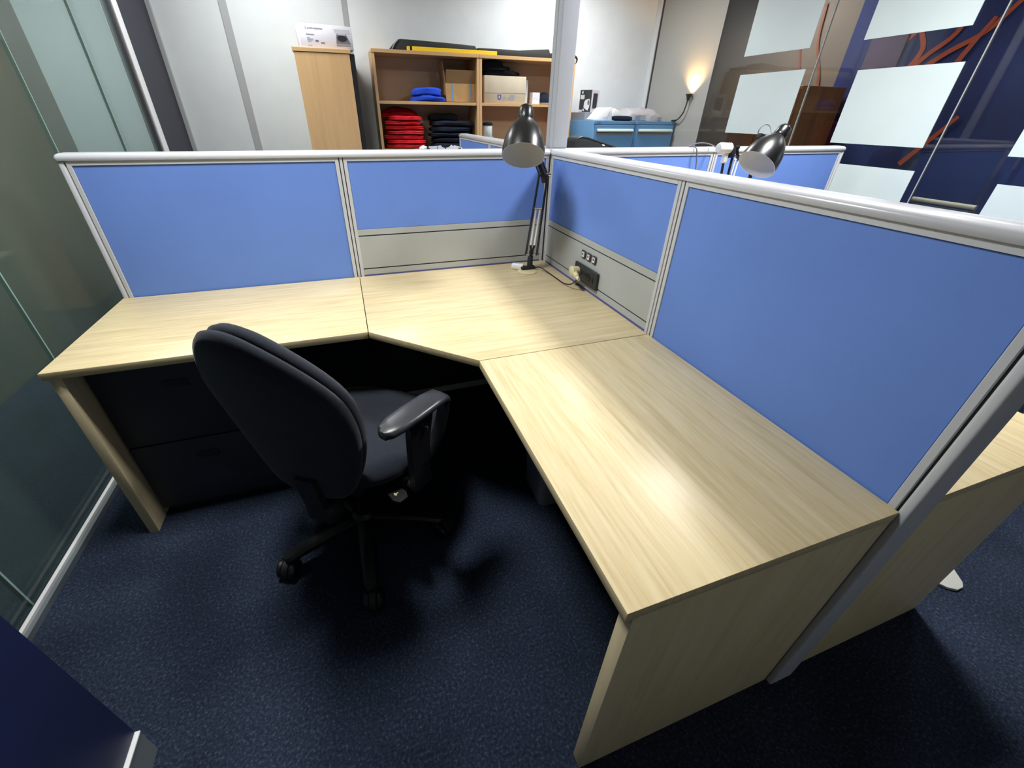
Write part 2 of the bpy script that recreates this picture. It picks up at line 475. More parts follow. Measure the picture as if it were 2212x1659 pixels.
# ------------------------------------------------------------------ office screens
def screen(label, loc, rotz, L, tray=False, end0=False, end1=False, post0=False):
    """local x along the screen, visible face at y=0, thickness to +y"""
    t = thing('partition_screen', label, 'partition', loc, rotz, 'blue desk screens')
    x0 = 0.0; x1 = L
    fr = MB()
    s0 = 0.009; s1 = 0.023
    fr.box(x0 + s0, x0 + s1, 0, T, 0, CAPZ0, 0.0012, 1)
    fr.box(x1 - s1, x1 - s0, 0, T, 0, CAPZ0, 0.0012, 1)
    fr.box(x0 + s1, x1 - s1, 0, T, TILEZ, CAPZ0)
    fr.box(x0 + s1, x1 - s1, 0, T, 0, 0.08)
    part('frame', fr, M['alu'], t)
    zb = 0.08
    if tray:
        zb = 0.929
        g = MB()
        g.box(x0 + s1, x1 - s1, 0.0005, 0.014, 0.9045, zb)
        g.box(x0 + s1, x1 - s1, 0.001, 0.014, 0.757, 0.899)
        g.box(x0 + s1 , x1 - s1 , 0.0005, 0.014, 0.727, 0.751)
        part('cable_tray_cover', g, M['tile'], t, label='grey steel cover strip under the blue fabric')
        part('shadow_gap', MB().box(x0 + s1, x1 - s1, 0.004, 0.02, 0.74, 0.915), M['slot'], t, 0)
        part('bead', MB().box(x0 + s1, x1 - s1, 0.0008, 0.02, 0.71, 0.7268), M['beadblue'], t, 0)
        part('lower_tile', MB().box(x0 + s1, x1 - s1, 0.003, 0.014, 0.08, 0.709), M['fabric'], t, 0)
    part('fabric_tile', MB().box(x0 + s1 + 0.0005, x1 - s1 - 0.0005, 0.003, 0.016, zb + 0.0005, TILEZ - 0.0005, 0.0015, 1), M['fabric'], t, 0)
    part('rear_fabric_tile', MB().box(x0 + s1 + 0.0005, x1 - s1 - 0.0005, T - 0.016, T - 0.003, 0.08, TILEZ - 0.0005, 0.0015, 1), M['fabric'], t, 0)
    for xx, sg in ((x0, 1), (x1, -1)):
        sl = MB()
        sl.box(min(xx + sg * 0.0055, xx + sg * 0.0088), max(xx + sg * 0.0055, xx + sg * 0.0088), 0.006, T - 0.006, 0.0, CAPZ0 - 0.002)
        part('slot', sl, M['slot'], t, 0)
    # rounded top cap
    prof = [(-0.004, CAPZ0 + 0.001), (-0.006, CAPZ0 + 0.008), (-0.004, CAPZ0 + 0.015), (0.004, CAPZ0 + 0.021), (0.018, CAPZ1 - 0.0005), (T / 2, CAPZ1), (T - 0.018, CAPZ1 - 0.0005), (T - 0.004, CAPZ0 + 0.021), (T + 0.004, CAPZ0 + 0.015), (T + 0.006, CAPZ0 + 0.008), (T + 0.004, CAPZ0 + 0.001)]
    a = x0 + (0.009 if not end0 else -0.018); b = x1 - (0.009 if not end1 else -0.018)
    def ring(x, k=1.0):
        return [(x, T / 2 + (y - T / 2) * k, CAPZ0 + 0.001 + (z - CAPZ0 - 0.001) * k) for y, z in prof]
    rr = []
    if end0:
        rr += [ring(a, 0.7), ring(a + 0.004, 0.9), ring(a + 0.012, 1.0)]
    else:
        rr += [ring(a)]
    if end1:
        rr += [ring(b - 0.012, 1.0), ring(b - 0.004, 0.9), ring(b, 0.7)]
    else:
        rr += [ring(b)]
    part('top_cap', MB().rings(rr), M['cap'], t, 50)
    if post0:
        p = MB().box(x0 - 0.005, x0 + 0.005, 0.0, T, 0, CAPZ0)
        po = part('joint_post', p, M['alu'], t)
        part('cap_joiner', MB().rings([ring(x0 - 0.0088), ring(x0 + 0.0088)]), M['cap'], po, 50)
    for flag, xx, sg in ((end0, x0, -1), (end1, x1, 1)):
        if flag:
            e = MB().box(min(xx - sg * 0.005, xx + sg * 0.013), max(xx - sg * 0.005, xx + sg * 0.013), 0.0, T, 0, CAPZ0, 0.005, 3)
            part('end_post', e, M['alu'], t)
    return t

R90 = -PI / 2
screen('blue desk screen at the left end beside the glass wall', (-LL + 0.013, 0, 0), 0, LL - 0.013 - A_, end0=True)
screen('blue desk screen with grey cover strip behind the black desk lamp', (-A_, 0, 0), 0, A_, tray=True, post0=True)
screen('blue desk screen holding the black power socket', (0, 0, 0), R90, B_, tray=True)
screen('largest blue desk screen at the right, nearest the camera', (0, -B_, 0), R90, LR + 0.001 - B_, end1=True, post0=True)
screen('blue screen beyond the right desk, near half by the pole', (T, 0, 0), 0, 0.944 - T)
screen('blue screen beyond the right desk, far half behind the tilted lamp', (0.944, 0, 0), 0, 1.885 - 0.944, end1=True, post0=True)
screen('blue screen end rising before the dark folded stack', (0, 1.70, 0), R90, 0.77, end0=True)
screen('blue screen running from the pole toward the bookshelf', (0, 0.93, 0), R90, 0.93 - T, post0=True)
cp = thing('corner_post', 'pale grey corner post joining the blue screens', 'post', (T / 2, T / 2, 0))
part('column', MB().box(-T / 2 + 0.001, T / 2 - 0.001, -T / 2 + 0.001, T / 2 - 0.001, 0, CAPZ0, 0.004, 2), M['alu'], cp)
part('cap', MB().box(-T / 2 - 0.003, T / 2 + 0.003, -T / 2 - 0.003, T / 2 + 0.003, CAPZ0 + 0.001, CAPZ1 + 0.001, 0.006, 3), M['cap'], cp)
pl = thing('power_pole', 'tall pale grey power pole rising from the screen corner', 'pole', (0.038, 0.038, CAPZ1 + 0.001))
part('shaft', MB().box(-0.038, 0.038, -0.038, 0.038, 0, ZC - CAPZ1 - 0.003, 0.006, 3), M['pole'], pl)
part('cover_seam', MB().box(-0.0395, -0.0375, -0.002, 0.002, 0.002, ZC - CAPZ1 - 0.004), M['strip'], pl, 0)

# ------------------------------------------------------------------ desks
TH = 0.025
G = 0.0012
d = thing('office_desk', 'maple desk section on the left against the glass', 'desk', (-(LL + A_) / 2, -D1 / 2, 0), 0, 'maple desk sections')
part('desktop', MB().box(-LL, -A_ - G, -D1, -0.001, DESK - TH, DESK, 0.0015, 2), M['deskX'], d, world=True)
part('end_panel', MB().box(-LL + 0.012, -LL + 0.042, -D1 + 0.006, -0.004, 0, DESK - TH - 0.0005, 0.0015, 2), M['deskZ'], d, world=True)
part('shade_panel', MB().box(-LL + 0.043, -A_ - G, -0.09, -0.072, 0.1, DESK - TH - 0.0005), M['deskshade'], d, 0, world=True)  # dark sheet added for the shade under the worktop, likewise on later desks
c = thing('office_desk', 'maple corner desk section under the black lamp', 'desk', (-A_ / 2, -B_ / 2, 0), 0, 'maple desk sections')
poly = [(-0.001, -0.001), (-A_ + G, -0.001), (-A_ + G, -D1), (-D2, -B_ + G), (-0.001, -B_ + G)]
part('desktop', MB().prism(poly, DESK - TH, DESK, 0.0015, 2), M['deskX2'], c, world=True)
part('shade_panel', MB().box(-A_ + G, -0.09, -0.09, -0.072, 0.1, DESK - TH - 0.0005), M['deskshade'], c, 0, world=True)
part('corner_leg', MB().box(-0.089, -0.03, -0.07, -0.03, 0, DESK - TH - 0.0005), M['deskshade'], c, 0, world=True)
part('cross_shade_panel', MB().box(-0.09, -0.072, -B_ + G, -0.092, 0.1, DESK - TH - 0.0005), M['deskshade'], c, 0, world=True)  # another added dark sheet, shade below the corner top
r = thing('office_desk', 'maple desk section in the right foreground with wooden end panel', 'desk', (-D2 / 2, -(LR + B_) / 2, 0), 0, 'maple desk sections')
part('desktop', MB().box(-D2, -0.001, -LR, -B_ - G, DESK - TH, DESK, 0.0015, 2), M['deskY'], r, world=True)
part('end_panel', MB().box(-D2 + 0.016, -0.002, -LR + 0.001, -LR + 0.03, 0, DESK - TH - 0.0005, 0.0015, 2), M['deskZ'], r, world=True)
part('shade_panel', MB().box(-0.09, -0.072, -LR + 0.031, -B_ - G, 0.1, DESK - TH - 0.0005), M['deskshade'], r, 0, world=True)
# neighbour's desk behind the right screen
n = thing('office_desk', 'maple desk end beyond the right screen, at the far right', 'desk', (0.37, -1.2, 0), 0, 'maple desk sections')
part('desktop', MB().box(T + 0.005, 0.66, -LR, -B_, DESK - TH, DESK, 0.0015, 2), M['deskY'], n, world=True)
part('end_panel', MB().box(T + 0.008, 0.642, -LR + 0.001, -LR + 0.03, 0, DESK - TH - 0.0005, 0.0015, 2), M['deskZ'], n, world=True)
part('support_leg', MB().box(0.6, 0.64, -B_ - 0.06, -B_ - 0.02, 0, DESK - TH - 0.0005), M['blackm'], n, 0, world=True)
n2 = thing('office_desk', 'maple corner desk hidden behind the right screen under the tilted lamp', 'desk', (0.6, -0.4, 0), 0, 'maple desk sections')
polyn = [(T + 0.005, -0.001), (1.25, -0.001), (1.25, -D1), (0.66, -B_ + 0.002), (T + 0.005, -B_ + 0.002)]
part('desktop', MB().prism(polyn, DESK - TH, DESK, 0.0015, 2), M['deskX2'], n2, world=True)
part('end_panel', MB().box(1.2, 1.23, -D1 + 0.01, -0.005, 0, DESK - TH - 0.0005), M['deskZ'], n2, world=True)
part('support_leg', MB().box(0.6, 0.64, -B_ + 0.06, -B_ + 0.10, 0, DESK - TH - 0.0005), M['blackm'], n2, 0, world=True)
for nm, xa, xb, lab in (('l', -1.5, -0.01, 'maple desk hidden behind the left screens under a white carton'), ('r', T + 0.01, 1.5, 'maple desk hidden behind the far screen under a black case')):
    q = thing('office_desk', lab, 'desk', ((xa + xb) / 2, 0.5, 0), 0, 'maple desk sections')
    part('desktop', MB().box(xa, xb, T + 0.01, 0.92, DESK - TH, DESK, 0.0015, 2), M['deskX'], q, world=True)
    for xx in (xa + 0.02, xb - 0.05):
        part('end_panel', MB().box(xx, xx + 0.03, T + 0.02, 0.9, 0, DESK - TH - 0.0005), M['deskZ'], q, world=True)

# file pedestal under the left desk
p = thing('drawer_pedestal', 'black two drawer pedestal under the left desk', 'drawers', (-1.56, -0.3, 0))
part('body', MB().box(-1.788, -1.335, -0.49, -0.1, 0.03, 0.672, 0.003, 2), M['pedestal'], p, world=True)
part('plinth', MB().box(-1.778, -1.345, -0.48, -0.11, 0.0, 0.0298), M['blackm'], p, 0, world=True)
for z0, z1 in ((0.045, 0.348), (0.354, 0.664)):
    dr = part('drawer', MB().box(-1.784, -1.339, -0.512, -0.491, z0, z1, 0.003, 2), M['pedestal'], p, world=True)
    zc = z1 - 0.075
    part('handle', MB().box(-1.60, -1.525, -0.5165, -0.509, zc - 0.014, zc + 0.014, 0.0035, 2), M['blackm'], dr, world=True)

# waste bin under the right desk
bt = thing('waste_bin', 'grey blue plastic bin on the carpet under the right desk', 'bin', (-0.24, -0.836, 0))
def rrect(cx, cy, hx, hy, rad, z, n=5):
    out = []
    for qx, qy, a0 in ((1, 1, 0), (-1, 1, 90), (-1, -1, 180), (1, -1, 270)):
        for k in range(n + 1):
            a = math.radians(a0 + 90 * k / n)
            out.append((cx + qx * (hx - rad) + rad * math.cos(a), cy + qy * (hy - rad) + rad * math.sin(a), z))
    return out
b1 = MB().rings([rrect(0, 0, 0.118, 0.075, 0.02, 0.002), rrect(0, 0, 0.128, 0.082, 0.026, 0.0), rrect(0, 0, 0.131, 0.084, 0.03, 0.012), rrect(0, 0, 0.142, 0.095, 0.03, 0.30),
                 rrect(0, 0, 0.138, 0.091, 0.028, 0.30), rrect(0, 0, 0.127, 0.08, 0.028, 0.012)])
part('bucket', b1, M['bin'], bt)
part('rim', MB().rings([rrect(0, 0, 0.148, 0.101, 0.033, 0.288), rrect(0, 0, 0.148, 0.101, 0.033, 0.306), rrect(0, 0, 0.136, 0.089, 0.027, 0.306), rrect(0, 0, 0.1385, 0.0915, 0.027, 0.29), rrect(0, 0, 0.1425, 0.0955, 0.031, 0.288)], caps=False), M['bin'], bt)

# pale flat base on the neighbour's floor
ft = MB().prism([(0.70, -1.45), (0.80, -1.628), (0.815, -1.655), (0.84, -1.672), (0.87, -1.672), (0.89, -1.66), (0.905, -1.64), (0.958, -1.57), (0.96, -1.45)], 0.0, 0.012, 0.004, 2)
solo('floor_plate', ft, M['mat'], 'pale grey flat base plate with rounded corner on the far right carpet', 'base')

# ------------------------------------------------------------------ dark foreground screen, lower left
fs = thing('low_divider', 'dark blue divider panel in the lower left foreground', 'divider', (-1.6, -2.2, 0))
part('panel', MB().box(-1.612, -1.590, -3.2, -1.30, 0.112, 1.25, 0.002, 2), M['screen'], fs, world=True)
part('kickboard', MB().box(-1.618, -1.582, -3.2, -1.302, 0.0, 0.106, 0.001, 1), M['railgrey'], fs, world=True)
part('white_bead', MB().box(-1.615, -1.580, -3.2, -1.301, 0.1062, 0.1115, 0.001, 1), M['white'], fs, world=True, label='white edge bead')

# ------------------------------------------------------------------ office chair
def make_chair():
    hub = (-1.037, -0.827, 0.0)
    rot = math.radians(56 - 90)
    t = thing('office_chair', 'black fabric office chair pulled up to the corner desk', 'chair', hub, rot)
    # seat
    def outline(hx, hy, z, cy, e=2.7, n=44):
        out = []
        for k in range(n):
            a = 2 * PI * k / n
            ca, sa = math.cos(a), math.sin(a)
            out.append((hx * math.copysign(abs(ca) ** (2 / e), ca), cy + hy * math.copysign(abs(sa) ** (2 / e), sa), z - 0.018 * max(0, sa) ** 3))
        return out
    cy = 0.09
    s = MB().rings([outline(0.18, 0.18, 0.405, cy), outline(0.222, 0.222, 0.410, cy), outline(0.238, 0.238, 0.428, cy), outline(0.240, 0.240, 0.448, cy), outline(0.228, 0.228, 0.466, cy), outline(0.195, 0.195, 0.478, cy), outline(0.12, 0.12, 0.482, cy), outline(0.04, 0.04, 0.481, cy)])
    st = part('seat', s, M['chairfab'], t, 60)
    pan = MB().rings([outline(0.17, 0.17, 0.38, cy), outline(0.205, 0.205, 0.385, cy), outline(0.218, 0.218, 0.4045, cy)])
    part('seat_pan', pan, M['blackm'], t, 50)
    # backrest: egg outline (u, w); local back plane at y=-0.18 (z=0.5), reclined 10 deg
    half = [(0.0, -0.10), (0.07, -0.095), (0.125, -0.07), (0.16, -0.01), (0.183, 0.06), (0.2, 0.14), (0.206, 0.22), (0.197, 0.30), (0.163, 0.37), (0.114, 0.435), (0.062, 0.487), (0.028, 0.508), (0.0, 0.513)]
    pts = []
    hp = spline([(u, w, 0) for u, w in half], 3)
    for q in hp: pts.append((q.x * 0.965, q.y))
    for q in reversed(hp[1:-1]): pts.append((-q.x * 0.965, q.y))
    rc = math.radians(10)
    def layer(scale, v):
        cw = 0.2
        out = []
        for u, w in pts:
            uu = u * scale; ww = cw + (w - cw) * scale
            vv = v + 0.022 * (uu / 0.2) ** 2 - 0.02 * ((ww - 0.15) / 0.25) ** 2
            y = -0.18 + vv * math.cos(rc) - ww * math.sin(rc); z = 0.5 + ww * math.cos(rc) + vv * math.sin(rc)
            out.append((uu, y, z))
        return [(x - 0.012, y, z) for x, y, z in out]
    shell = MB().rings([layer(0.05, -0.014), layer(0.4, -0.014), layer(0.75, -0.012), layer(0.93, -0.006), layer(0.985, 0.002), layer(1.0, 0.012), layer(0.985, 0.021), layer(0.955, 0.023), layer(0.5, 0.02), layer(0.05, 0.02)])
    bk = part('backrest', shell, M['chairfab'], t, 60)
    cush = MB().rings([layer(0.05, 0.024), layer(0.5, 0.024), layer(0.94, 0.0245), layer(0.975, 0.029), layer(0.985, 0.038), layer(0.965, 0.052), layer(0.9, 0.064), layer(0.7, 0.073), layer(0.4, 0.076), layer(0.05, 0.076)])
    part('back_cushion', cush, M['chairfab'], bk, 60)
    # bracket and mechanism
    br = MB()
    def bar(path, hw, th):
        rr = []
        for x, y, z, ang in path:
            ca, sa = math.cos(ang), math.sin(ang)
            rr.append([(x + sx * hw, y + sy * th * -sa, z + sy * th * ca) for sx, sy in ((-1, -1), (1, -1), (1, 1), (-1, 1))])
        br.rings(rr)
    bar([(0, 0.0, 0.35, 0), (0, -0.14, 0.345, 0.0), (0, -0.172, 0.352, -0.5), (0, -0.192, 0.385, -1.2), (0, -0.200, 0.44, -1.57), (0, -0.203, 0.50, -1.6)], 0.032, 0.011)
    part('back_bracket', br, M['blackm'], t)
    part('bracket_cover', MB().box(-0.05, 0.05, -0.20, -0.13, 0.30, 0.375, 0.02, 3), M['blackm'], t)
    part('mechanism', MB().box(-0.075, 0.075, -0.1, 0.12, 0.325, 0.381, 0.012, 2), M['blackm'], t)
    part('gas_column', MB().lathe([(0.07, 0.026), (0.2, 0.026), (0.2, 0.019), (0.326, 0.019)], (0, 0, 0), (0, 0, 1), 24), M['black'], t)
    part('hub', MB().lathe([(0.075, 0.03), (0.08, 0.05), (0.125, 0.048), (0.14, 0.034)], (0, 0, 0), (0, 0, 1), 28), M['black'], t)
    for wdeg in (-162, -90, -18, 54, 126):
        a = math.radians(wdeg) - rot
        dx, dy = math.cos(a), math.sin(a)
        nx, ny = -dy, dx
        rr = []
        for s_, hw, z0, z1 in ((0.035, 0.030, 0.083, 0.127), (0.12, 0.027, 0.088, 0.12), (0.21, 0.0235, 0.084, 0.108), (0.262, 0.022, 0.078, 0.097), (0.276, 0.019, 0.078, 0.095), (0.284, 0.010, 0.079, 0.093)):
            rr.append([(dx * s_ - nx * hw, dy * s_ - ny * hw, z0), (dx * s_ + nx * hw, dy * s_ + ny * hw, z0), (dx * s_ + nx * hw, dy * s_ + ny * hw, z1 - 0.008), (dx * s_ + nx * hw * 0.65, dy * s_ + ny * hw * 0.65, z1), (dx * s_ - nx * hw * 0.65, dy * s_ - ny * hw * 0.65, z1), (dx * s_ - nx * hw, dy * s_ - ny * hw, z1 - 0.008)])
        part('leg', MB().rings(rr), M['black'], t, 40)
        ca = math.radians({-162: -25, -90: -12, -18: 40, 54: 75, 126: 10}[wdeg]) - rot
        cx, cy2 = dx * 0.264, dy * 0.264
        ax = Vector((math.cos(ca), math.sin(ca), 0)); fw = Vector((-math.sin(ca), math.cos(ca), 0))
        cen = Vector((dx * 0.281, dy * 0.281, 0.0335))
        cs = part('caster', MB().tube([(cx, cy2, 0.03), (cx, cy2, 0.0785)], 0.0085, 12).lathe([(-0.0125, 0.03), (-0.010, 0.034), (0.010, 0.034), (0.0125, 0.03)], cen + Vector((0, 0, 0.002)), ax, 20), M['blackm'], t)
        for sg in (-1, 1):
            part('wheel', MB().lathe([(0.013 * sg, 0.026), (0.0145 * sg, 0.0325), (0.024 * sg, 0.0335), (0.031 * sg, 0.027), (0.034 * sg, 0.008)], cen, ax, 24), M['black'], cs)
    # arms
    for sg in (1, -1):
        if sg == 1:
            cw = [Vector((-0.93, -1.085)), Vector((-0.735, -0.945))]
        loc = []
        for q in cw:
            dq = q - Vector(hub[:2]); l = Matrix.Rotation(-rot, 2) @ dq
            loc.append(Vector((l.x * sg, l.y)))
        a, b = loc
        dirv = (b - a).normalized(); nv = Vector((-dirv.y, dirv.x))
        L = (b - a).length
        rr = []
        prof = [(0.0, 0.016, -0.004), (0.012, 0.031, 0.0), (0.04, 0.0385, 0.003), (0.10, 0.041, 0.004), (0.17, 0.038, 0.003), (0.215, 0.033, -0.002), (L - 0.008, 0.025, -0.016), (L, 0.014, -0.024)]
        for s_, hw, dz in prof:
            cc = a + dirv * s_
            ring = []
            for k in range(14):
                g = 2 * PI * k / 14
                e = 3.0
                cu = math.copysign(abs(math.cos(g)) ** (2 / e), math.cos(g)); su = math.copysign(abs(math.sin(g)) ** (2 / e), math.sin(g))
                q = cc + nv * hw * cu
                ring.append((q.x, q.y, 0.676 + dz + 0.0125 * su))
            rr.append(ring)
        pad = part('armrest', MB().rings(rr), M['armpad'], t, 50)
        # post and front loop
        def P(s_, off, z):
            q = a + dirv * s_ + nv * off
            return (q.x, q.y, z)
        ps = MB()
        def slab(path, hl):
            rr = []
            for s_, z, hs, off in path:
                rr.append([P(s_ - hs, off - hl, z), P(s_ + hs, off - hl, z), P(s_ + hs, off + hl, z), P(s_ - hs, off + hl, z)])
            ps.rings(rr)
        slab([(0.125, 0.664, 0.05, 0.0), (0.125, 0.63, 0.042, 0.0), (0.115, 0.56, 0.036, 0.0), (0.11, 0.47, 0.034, 0.0), (0.11, 0.40, 0.034, 0.0)], 0.011)
        slab([(0.225, 0.655, 0.012, 0.0), (0.226, 0.62, 0.010, 0.0), (0.205, 0.56, 0.011, 0.0), (0.165, 0.51, 0.014, 0.0), (0.135, 0.49, 0.016, 0.0)], 0.016)
        po = part('arm_post', ps, M['black'], pad, 40)
        q0 = Vector(P(0.11, 0, 0.395)); 
        part('arm_bracket', MB().tube([q0, (q0.x * 0.75, q0.y * 0.75, 0.378), (q0.x * 0.35, q0.y * 0.35 + 0.02, 0.372)], [0.018, 0.016, 0.014], 10), M['blackm'], pad, 50)
        part('release_button', MB().box(-0.008, 0.008, -0.004, 0.004, -0.008, 0.008, 0.002, 1, Matrix.Translation(P(0.135, 0.013 * -sg, 0.612))), M['offwhite' if False else 'rodgrey'], pad)
    # two adjusting levers with pale pictograms
    for (wx, wy, wz), ln in (((-0.925, -1.01, 0.385), 0.075), ((-0.880, -0.962, 0.385), 0.06)):
        l3 = Matrix.Rotation(-rot, 3, 'Z') @ (Vector((wx, wy, wz)) - Vector(hub))
        dv = Vector((l3.x, l3.y, 0)).normalized(); nn = Vector((-dv.y, dv.x, 0))
        rr = []
        for s_, hw, th in ((-0.09, 0.006, 0.006), (-0.03, 0.007, 0.006), (0.0, 0.02, 0.006), (0.03, 0.024, 0.005), (0.05, 0.014, 0.004)):
            cpt = l3 + dv * s_
            rr.append([tuple(cpt - nn * hw + Vector((0, 0, -th))), tuple(cpt + nn * hw + Vector((0, 0, -th))), tuple(cpt + nn * hw + Vector((0, 0, th))), tuple(cpt - nn * hw + Vector((0, 0, th)))])
        lv = part('lever', MB().rings(rr), M['lampblack'], t, 40)
        ic = MB()
        c0 = l3 + dv * 0.018 + Vector((0, 0, 0.0062))
        ic.tube([c0 - nn * 0.010, c0 + nn * 0.004], 0.0016, 6); ic.tube([c0 - nn * 0.006 - dv * 0.006, c0 - nn * 0.006 + dv * 0.006], 0.0022, 6)
        part('pictogram', ic, M['cream'], lv)
    return t
make_chair()

# ------------------------------------------------------------------ black enamel lamps
def shade(t, rim, axis, R=0.0825, L=0.205, with_knob=True):
    rim = Vector(rim); ax = Vector(axis).normalized()
    pr = [(0.0, 1.0), (0.12, 0.99), (0.24, 0.945), (0.36, 0.865), (0.48, 0.75), (0.58, 0.60), (0.66, 0.45), (0.705, 0.35)]
    rv = []
    for s_, k in pr: rv.append((s_ * L, k * R))
    outer = rv + [(0.71 * L, 0.30 * R)]
    inner = [(s_ * L, k * R - 0.0022) for s_, k in reversed(pr[:-1])]
    sh = part('shade', MB().lathe(outer + [(0.70 * L, 0.2 * R)], rim, ax, 56, caps=False), M['lampblack'], t, 60, world=True)
    part('shade_lining', MB().lathe([(0.0, R)] + [(s_ * L, k * R - 0.0016) for s_, k in pr] + [(0.70 * L, 0.1 * R)], rim, ax, 56, caps=False), M['lampin'], sh, 60, world=True, label='cream inside of the shade')
    neck = [(0.70 * L, 0.335 * R), (0.72 * L, 0.355 * R), (0.90 * L, 0.34 * R), (0.955 * L, 0.30 * R), (0.985 * L, 0.21 * R), (1.0 * L, 0.06 * R)]
    part('neck', MB().lathe(neck, rim, ax, 36), M['lampblack'], t, 50, world=True)
    part('bulb_holder', MB().lathe([(0.69 * L, 0.2 * R), (0.45 * L, 0.2 * R), (0.44 * L, 0.14 * R)], rim, ax, 24), M['cream'], t, 50, world=True)
    kn = ax.orthogonal().normalized()
    k0 = rim + ax * 0.70 * L
    mb = MB()
    for sg in (-1, 1):
        mb.lathe([(0.0, 0.004), (0.006, 0.005), (0.009, 0.003)], k0 + kn * sg * 0.36 * R, kn * sg, 12)
    part('screw', mb, M['chrome'], t, 50, world=True)

def arm_pair(t, P0, P1, side, gap, rod=0.0042, name='lower_arm', mat='rodgrey'):
    """four square rods between two joints, offset sideways"""
    P0 = Vector(P0); P1 = Vector(P1); side = Vector(side).normalized()
    d = (P1 - P0).normalized(); up = side.cross(d).normalized()
    mb = MB()
    for a in (-1, 1):
        for b in (-1, 1):
            o0 = side * gap * a + up * 0.012 * b
            o1 = side * gap * a * 0.7 + up * 0.012 * b
            mb.tube([P0 + o0, P1 + o1], rod, 6)
    return part(name, mb, M[mat], t, 50, world=True)

lb = Vector((-0.13, -0.125, DESK))
lp = thing('desk_lamp', 'black enamel spring arm lamp clamped in the desk corner', 'lamp', tuple(lb), 0, 'black spring arm desk lamps')
part('base_disc', MB().lathe([(0.0, 0.046), (0.003, 0.046), (0.0045, 0.043)], (-0.152, -0.148, DESK + 0.0005), (0, 0, 1), 40), M['disc'], lp, 40, world=True, label='pale round disc under the clamp')
bmx = MB().box(-0.175, -0.105, -0.139, -0.111, DESK + 0.005, DESK + 0.02, 0.004, 2)
bmx.lathe([(0.01, 0.014), (0.06, 0.0125), (0.068, 0.008)], lb, (0, 0, 1), 20)
part('clamp', bmx, M['blackm'], lp, world=True)
side = Vector((0.87, -0.5, 0))      # screen-right-ish sideways direction of the arm
pv0 = lb + Vector((0.004, 0.0, 0.075)); elbow = Vector((-0.088, -0.118, 1.145))
la = arm_pair(lp, pv0, elbow, side, 0.026)
ddir = (elbow - pv0).normalized()
sp = MB()
for sg in (-1, 1):
    A0 = pv0 + ddir * 0.045 + side * sg * 0.009; A1 = pv0 + ddir * 0.205 + side * sg * 0.010
    pth = []; rad = []
    N = 60
    for k in range(N + 1):
        pth.append(A0.lerp(A1, k / N)); rad.append(0.0062 if k % 2 else 0.0052)
    sp.tube(pth, rad, 10)
part('spring', sp, M['spring'], la, 60, world=True, label='chrome spring')
part('cross_bar', MB().tube([pv0 + ddir * 0.212 - side * 0.022, pv0 + ddir * 0.212 + side * 0.022], 0.0045, 10).tube([pv0 - side * 0.026, pv0 + side * 0.026], 0.0045, 10), M['chrome'], la, 50, world=True)
part('spring_fork', MB().tube([pv0 + ddir * 0.008, pv0 + ddir * 0.045 - side * 0.010], 0.005, 8).tube([pv0 + ddir * 0.008, pv0 + ddir * 0.045 + side * 0.010], 0.005, 8).box(-0.009, 0.009, -0.007, 0.007, -0.014, 0.02, 0.003, 2, Matrix.Translation(pv0)), M['blackm'], la, world=True)
rim1 = Vector((-0.259, -0.291, 1.232)); ax1 = Vector((0.243, 0.541, 0.805))
neckp = rim1 + ax1.normalized() * 0.135 + Vector((0.02, 0.03, -0.03))
ua = arm_pair(lp, elbow, neckp, side, 0.014, 0.004, 'upper_arm', 'rodgrey')
part('elbow_joint', MB().box(-0.013, 0.013, -0.01, 0.01, -0.035, 0.045, 0.004, 2, Matrix.Translation(elbow) @ Matrix.Rotation(-0.5, 4, 'Z') @ Matrix.Rotation(-0.25, 4, 'Y')), M['black'], lp, world=True)
part('elbow_bolt', MB().tube([elbow - side * 0.022, elbow + side * 0.034], 0.0045, 10).tube([elbow + side * 0.024, elbow + side * 0.032], 0.008, 12), M['chrome'], lp, 50, world=True)
part('head_joint', MB().tube([neckp, rim1 + ax1.normalized() * 0.15], 0.009, 10), M['black'], lp, 50, world=True)
shade(lp, rim1, ax1)
cord = spline([(-0.108, -0.125, DESK + 0.012), (-0.085, -0.155, DESK + 0.016), (-0.066, -0.21, DESK + 0.006), (-0.062, -0.28, DESK + 0.004), (-0.062, -0.36, DESK + 0.007), (-0.058, -0.415, DESK + 0.022), (-0.052, -0.446, DESK + 0.05), (-0.05, -0.462, DESK + 0.062)], 6)
cdp = part('cord', MB().tube(cord, 0.0026, 8), M['cord'], lp, 50, world=True, label='brown black cord to the socket')
SWM = Matrix.Translation((-0.182, -0.098, DESK)) @ Matrix.Rotation(math.radians(-38), 4, 'Z')
sw = part('inline_switch', MB().box(-0.03, 0.03, -0.015, 0.015, 0.001, 0.027, 0.006, 3, SWM), M['white'], lp, world=True, label='white inline switch')
part('rocker', MB().box(-0.011, 0.009, -0.008, 0.008, 0.0265, 0.0295, 0.0012, 2, SWM), M['offwhite'], sw, world=True)
part('cord_tail', MB().tube([SWM @ Vector(q) for q in ((0.027, 0, 0.01), (0.042, -0.001, 0.01), (0.052, 0.004, 0.009))], 0.0032, 8), M['cord'], sw, world=True)

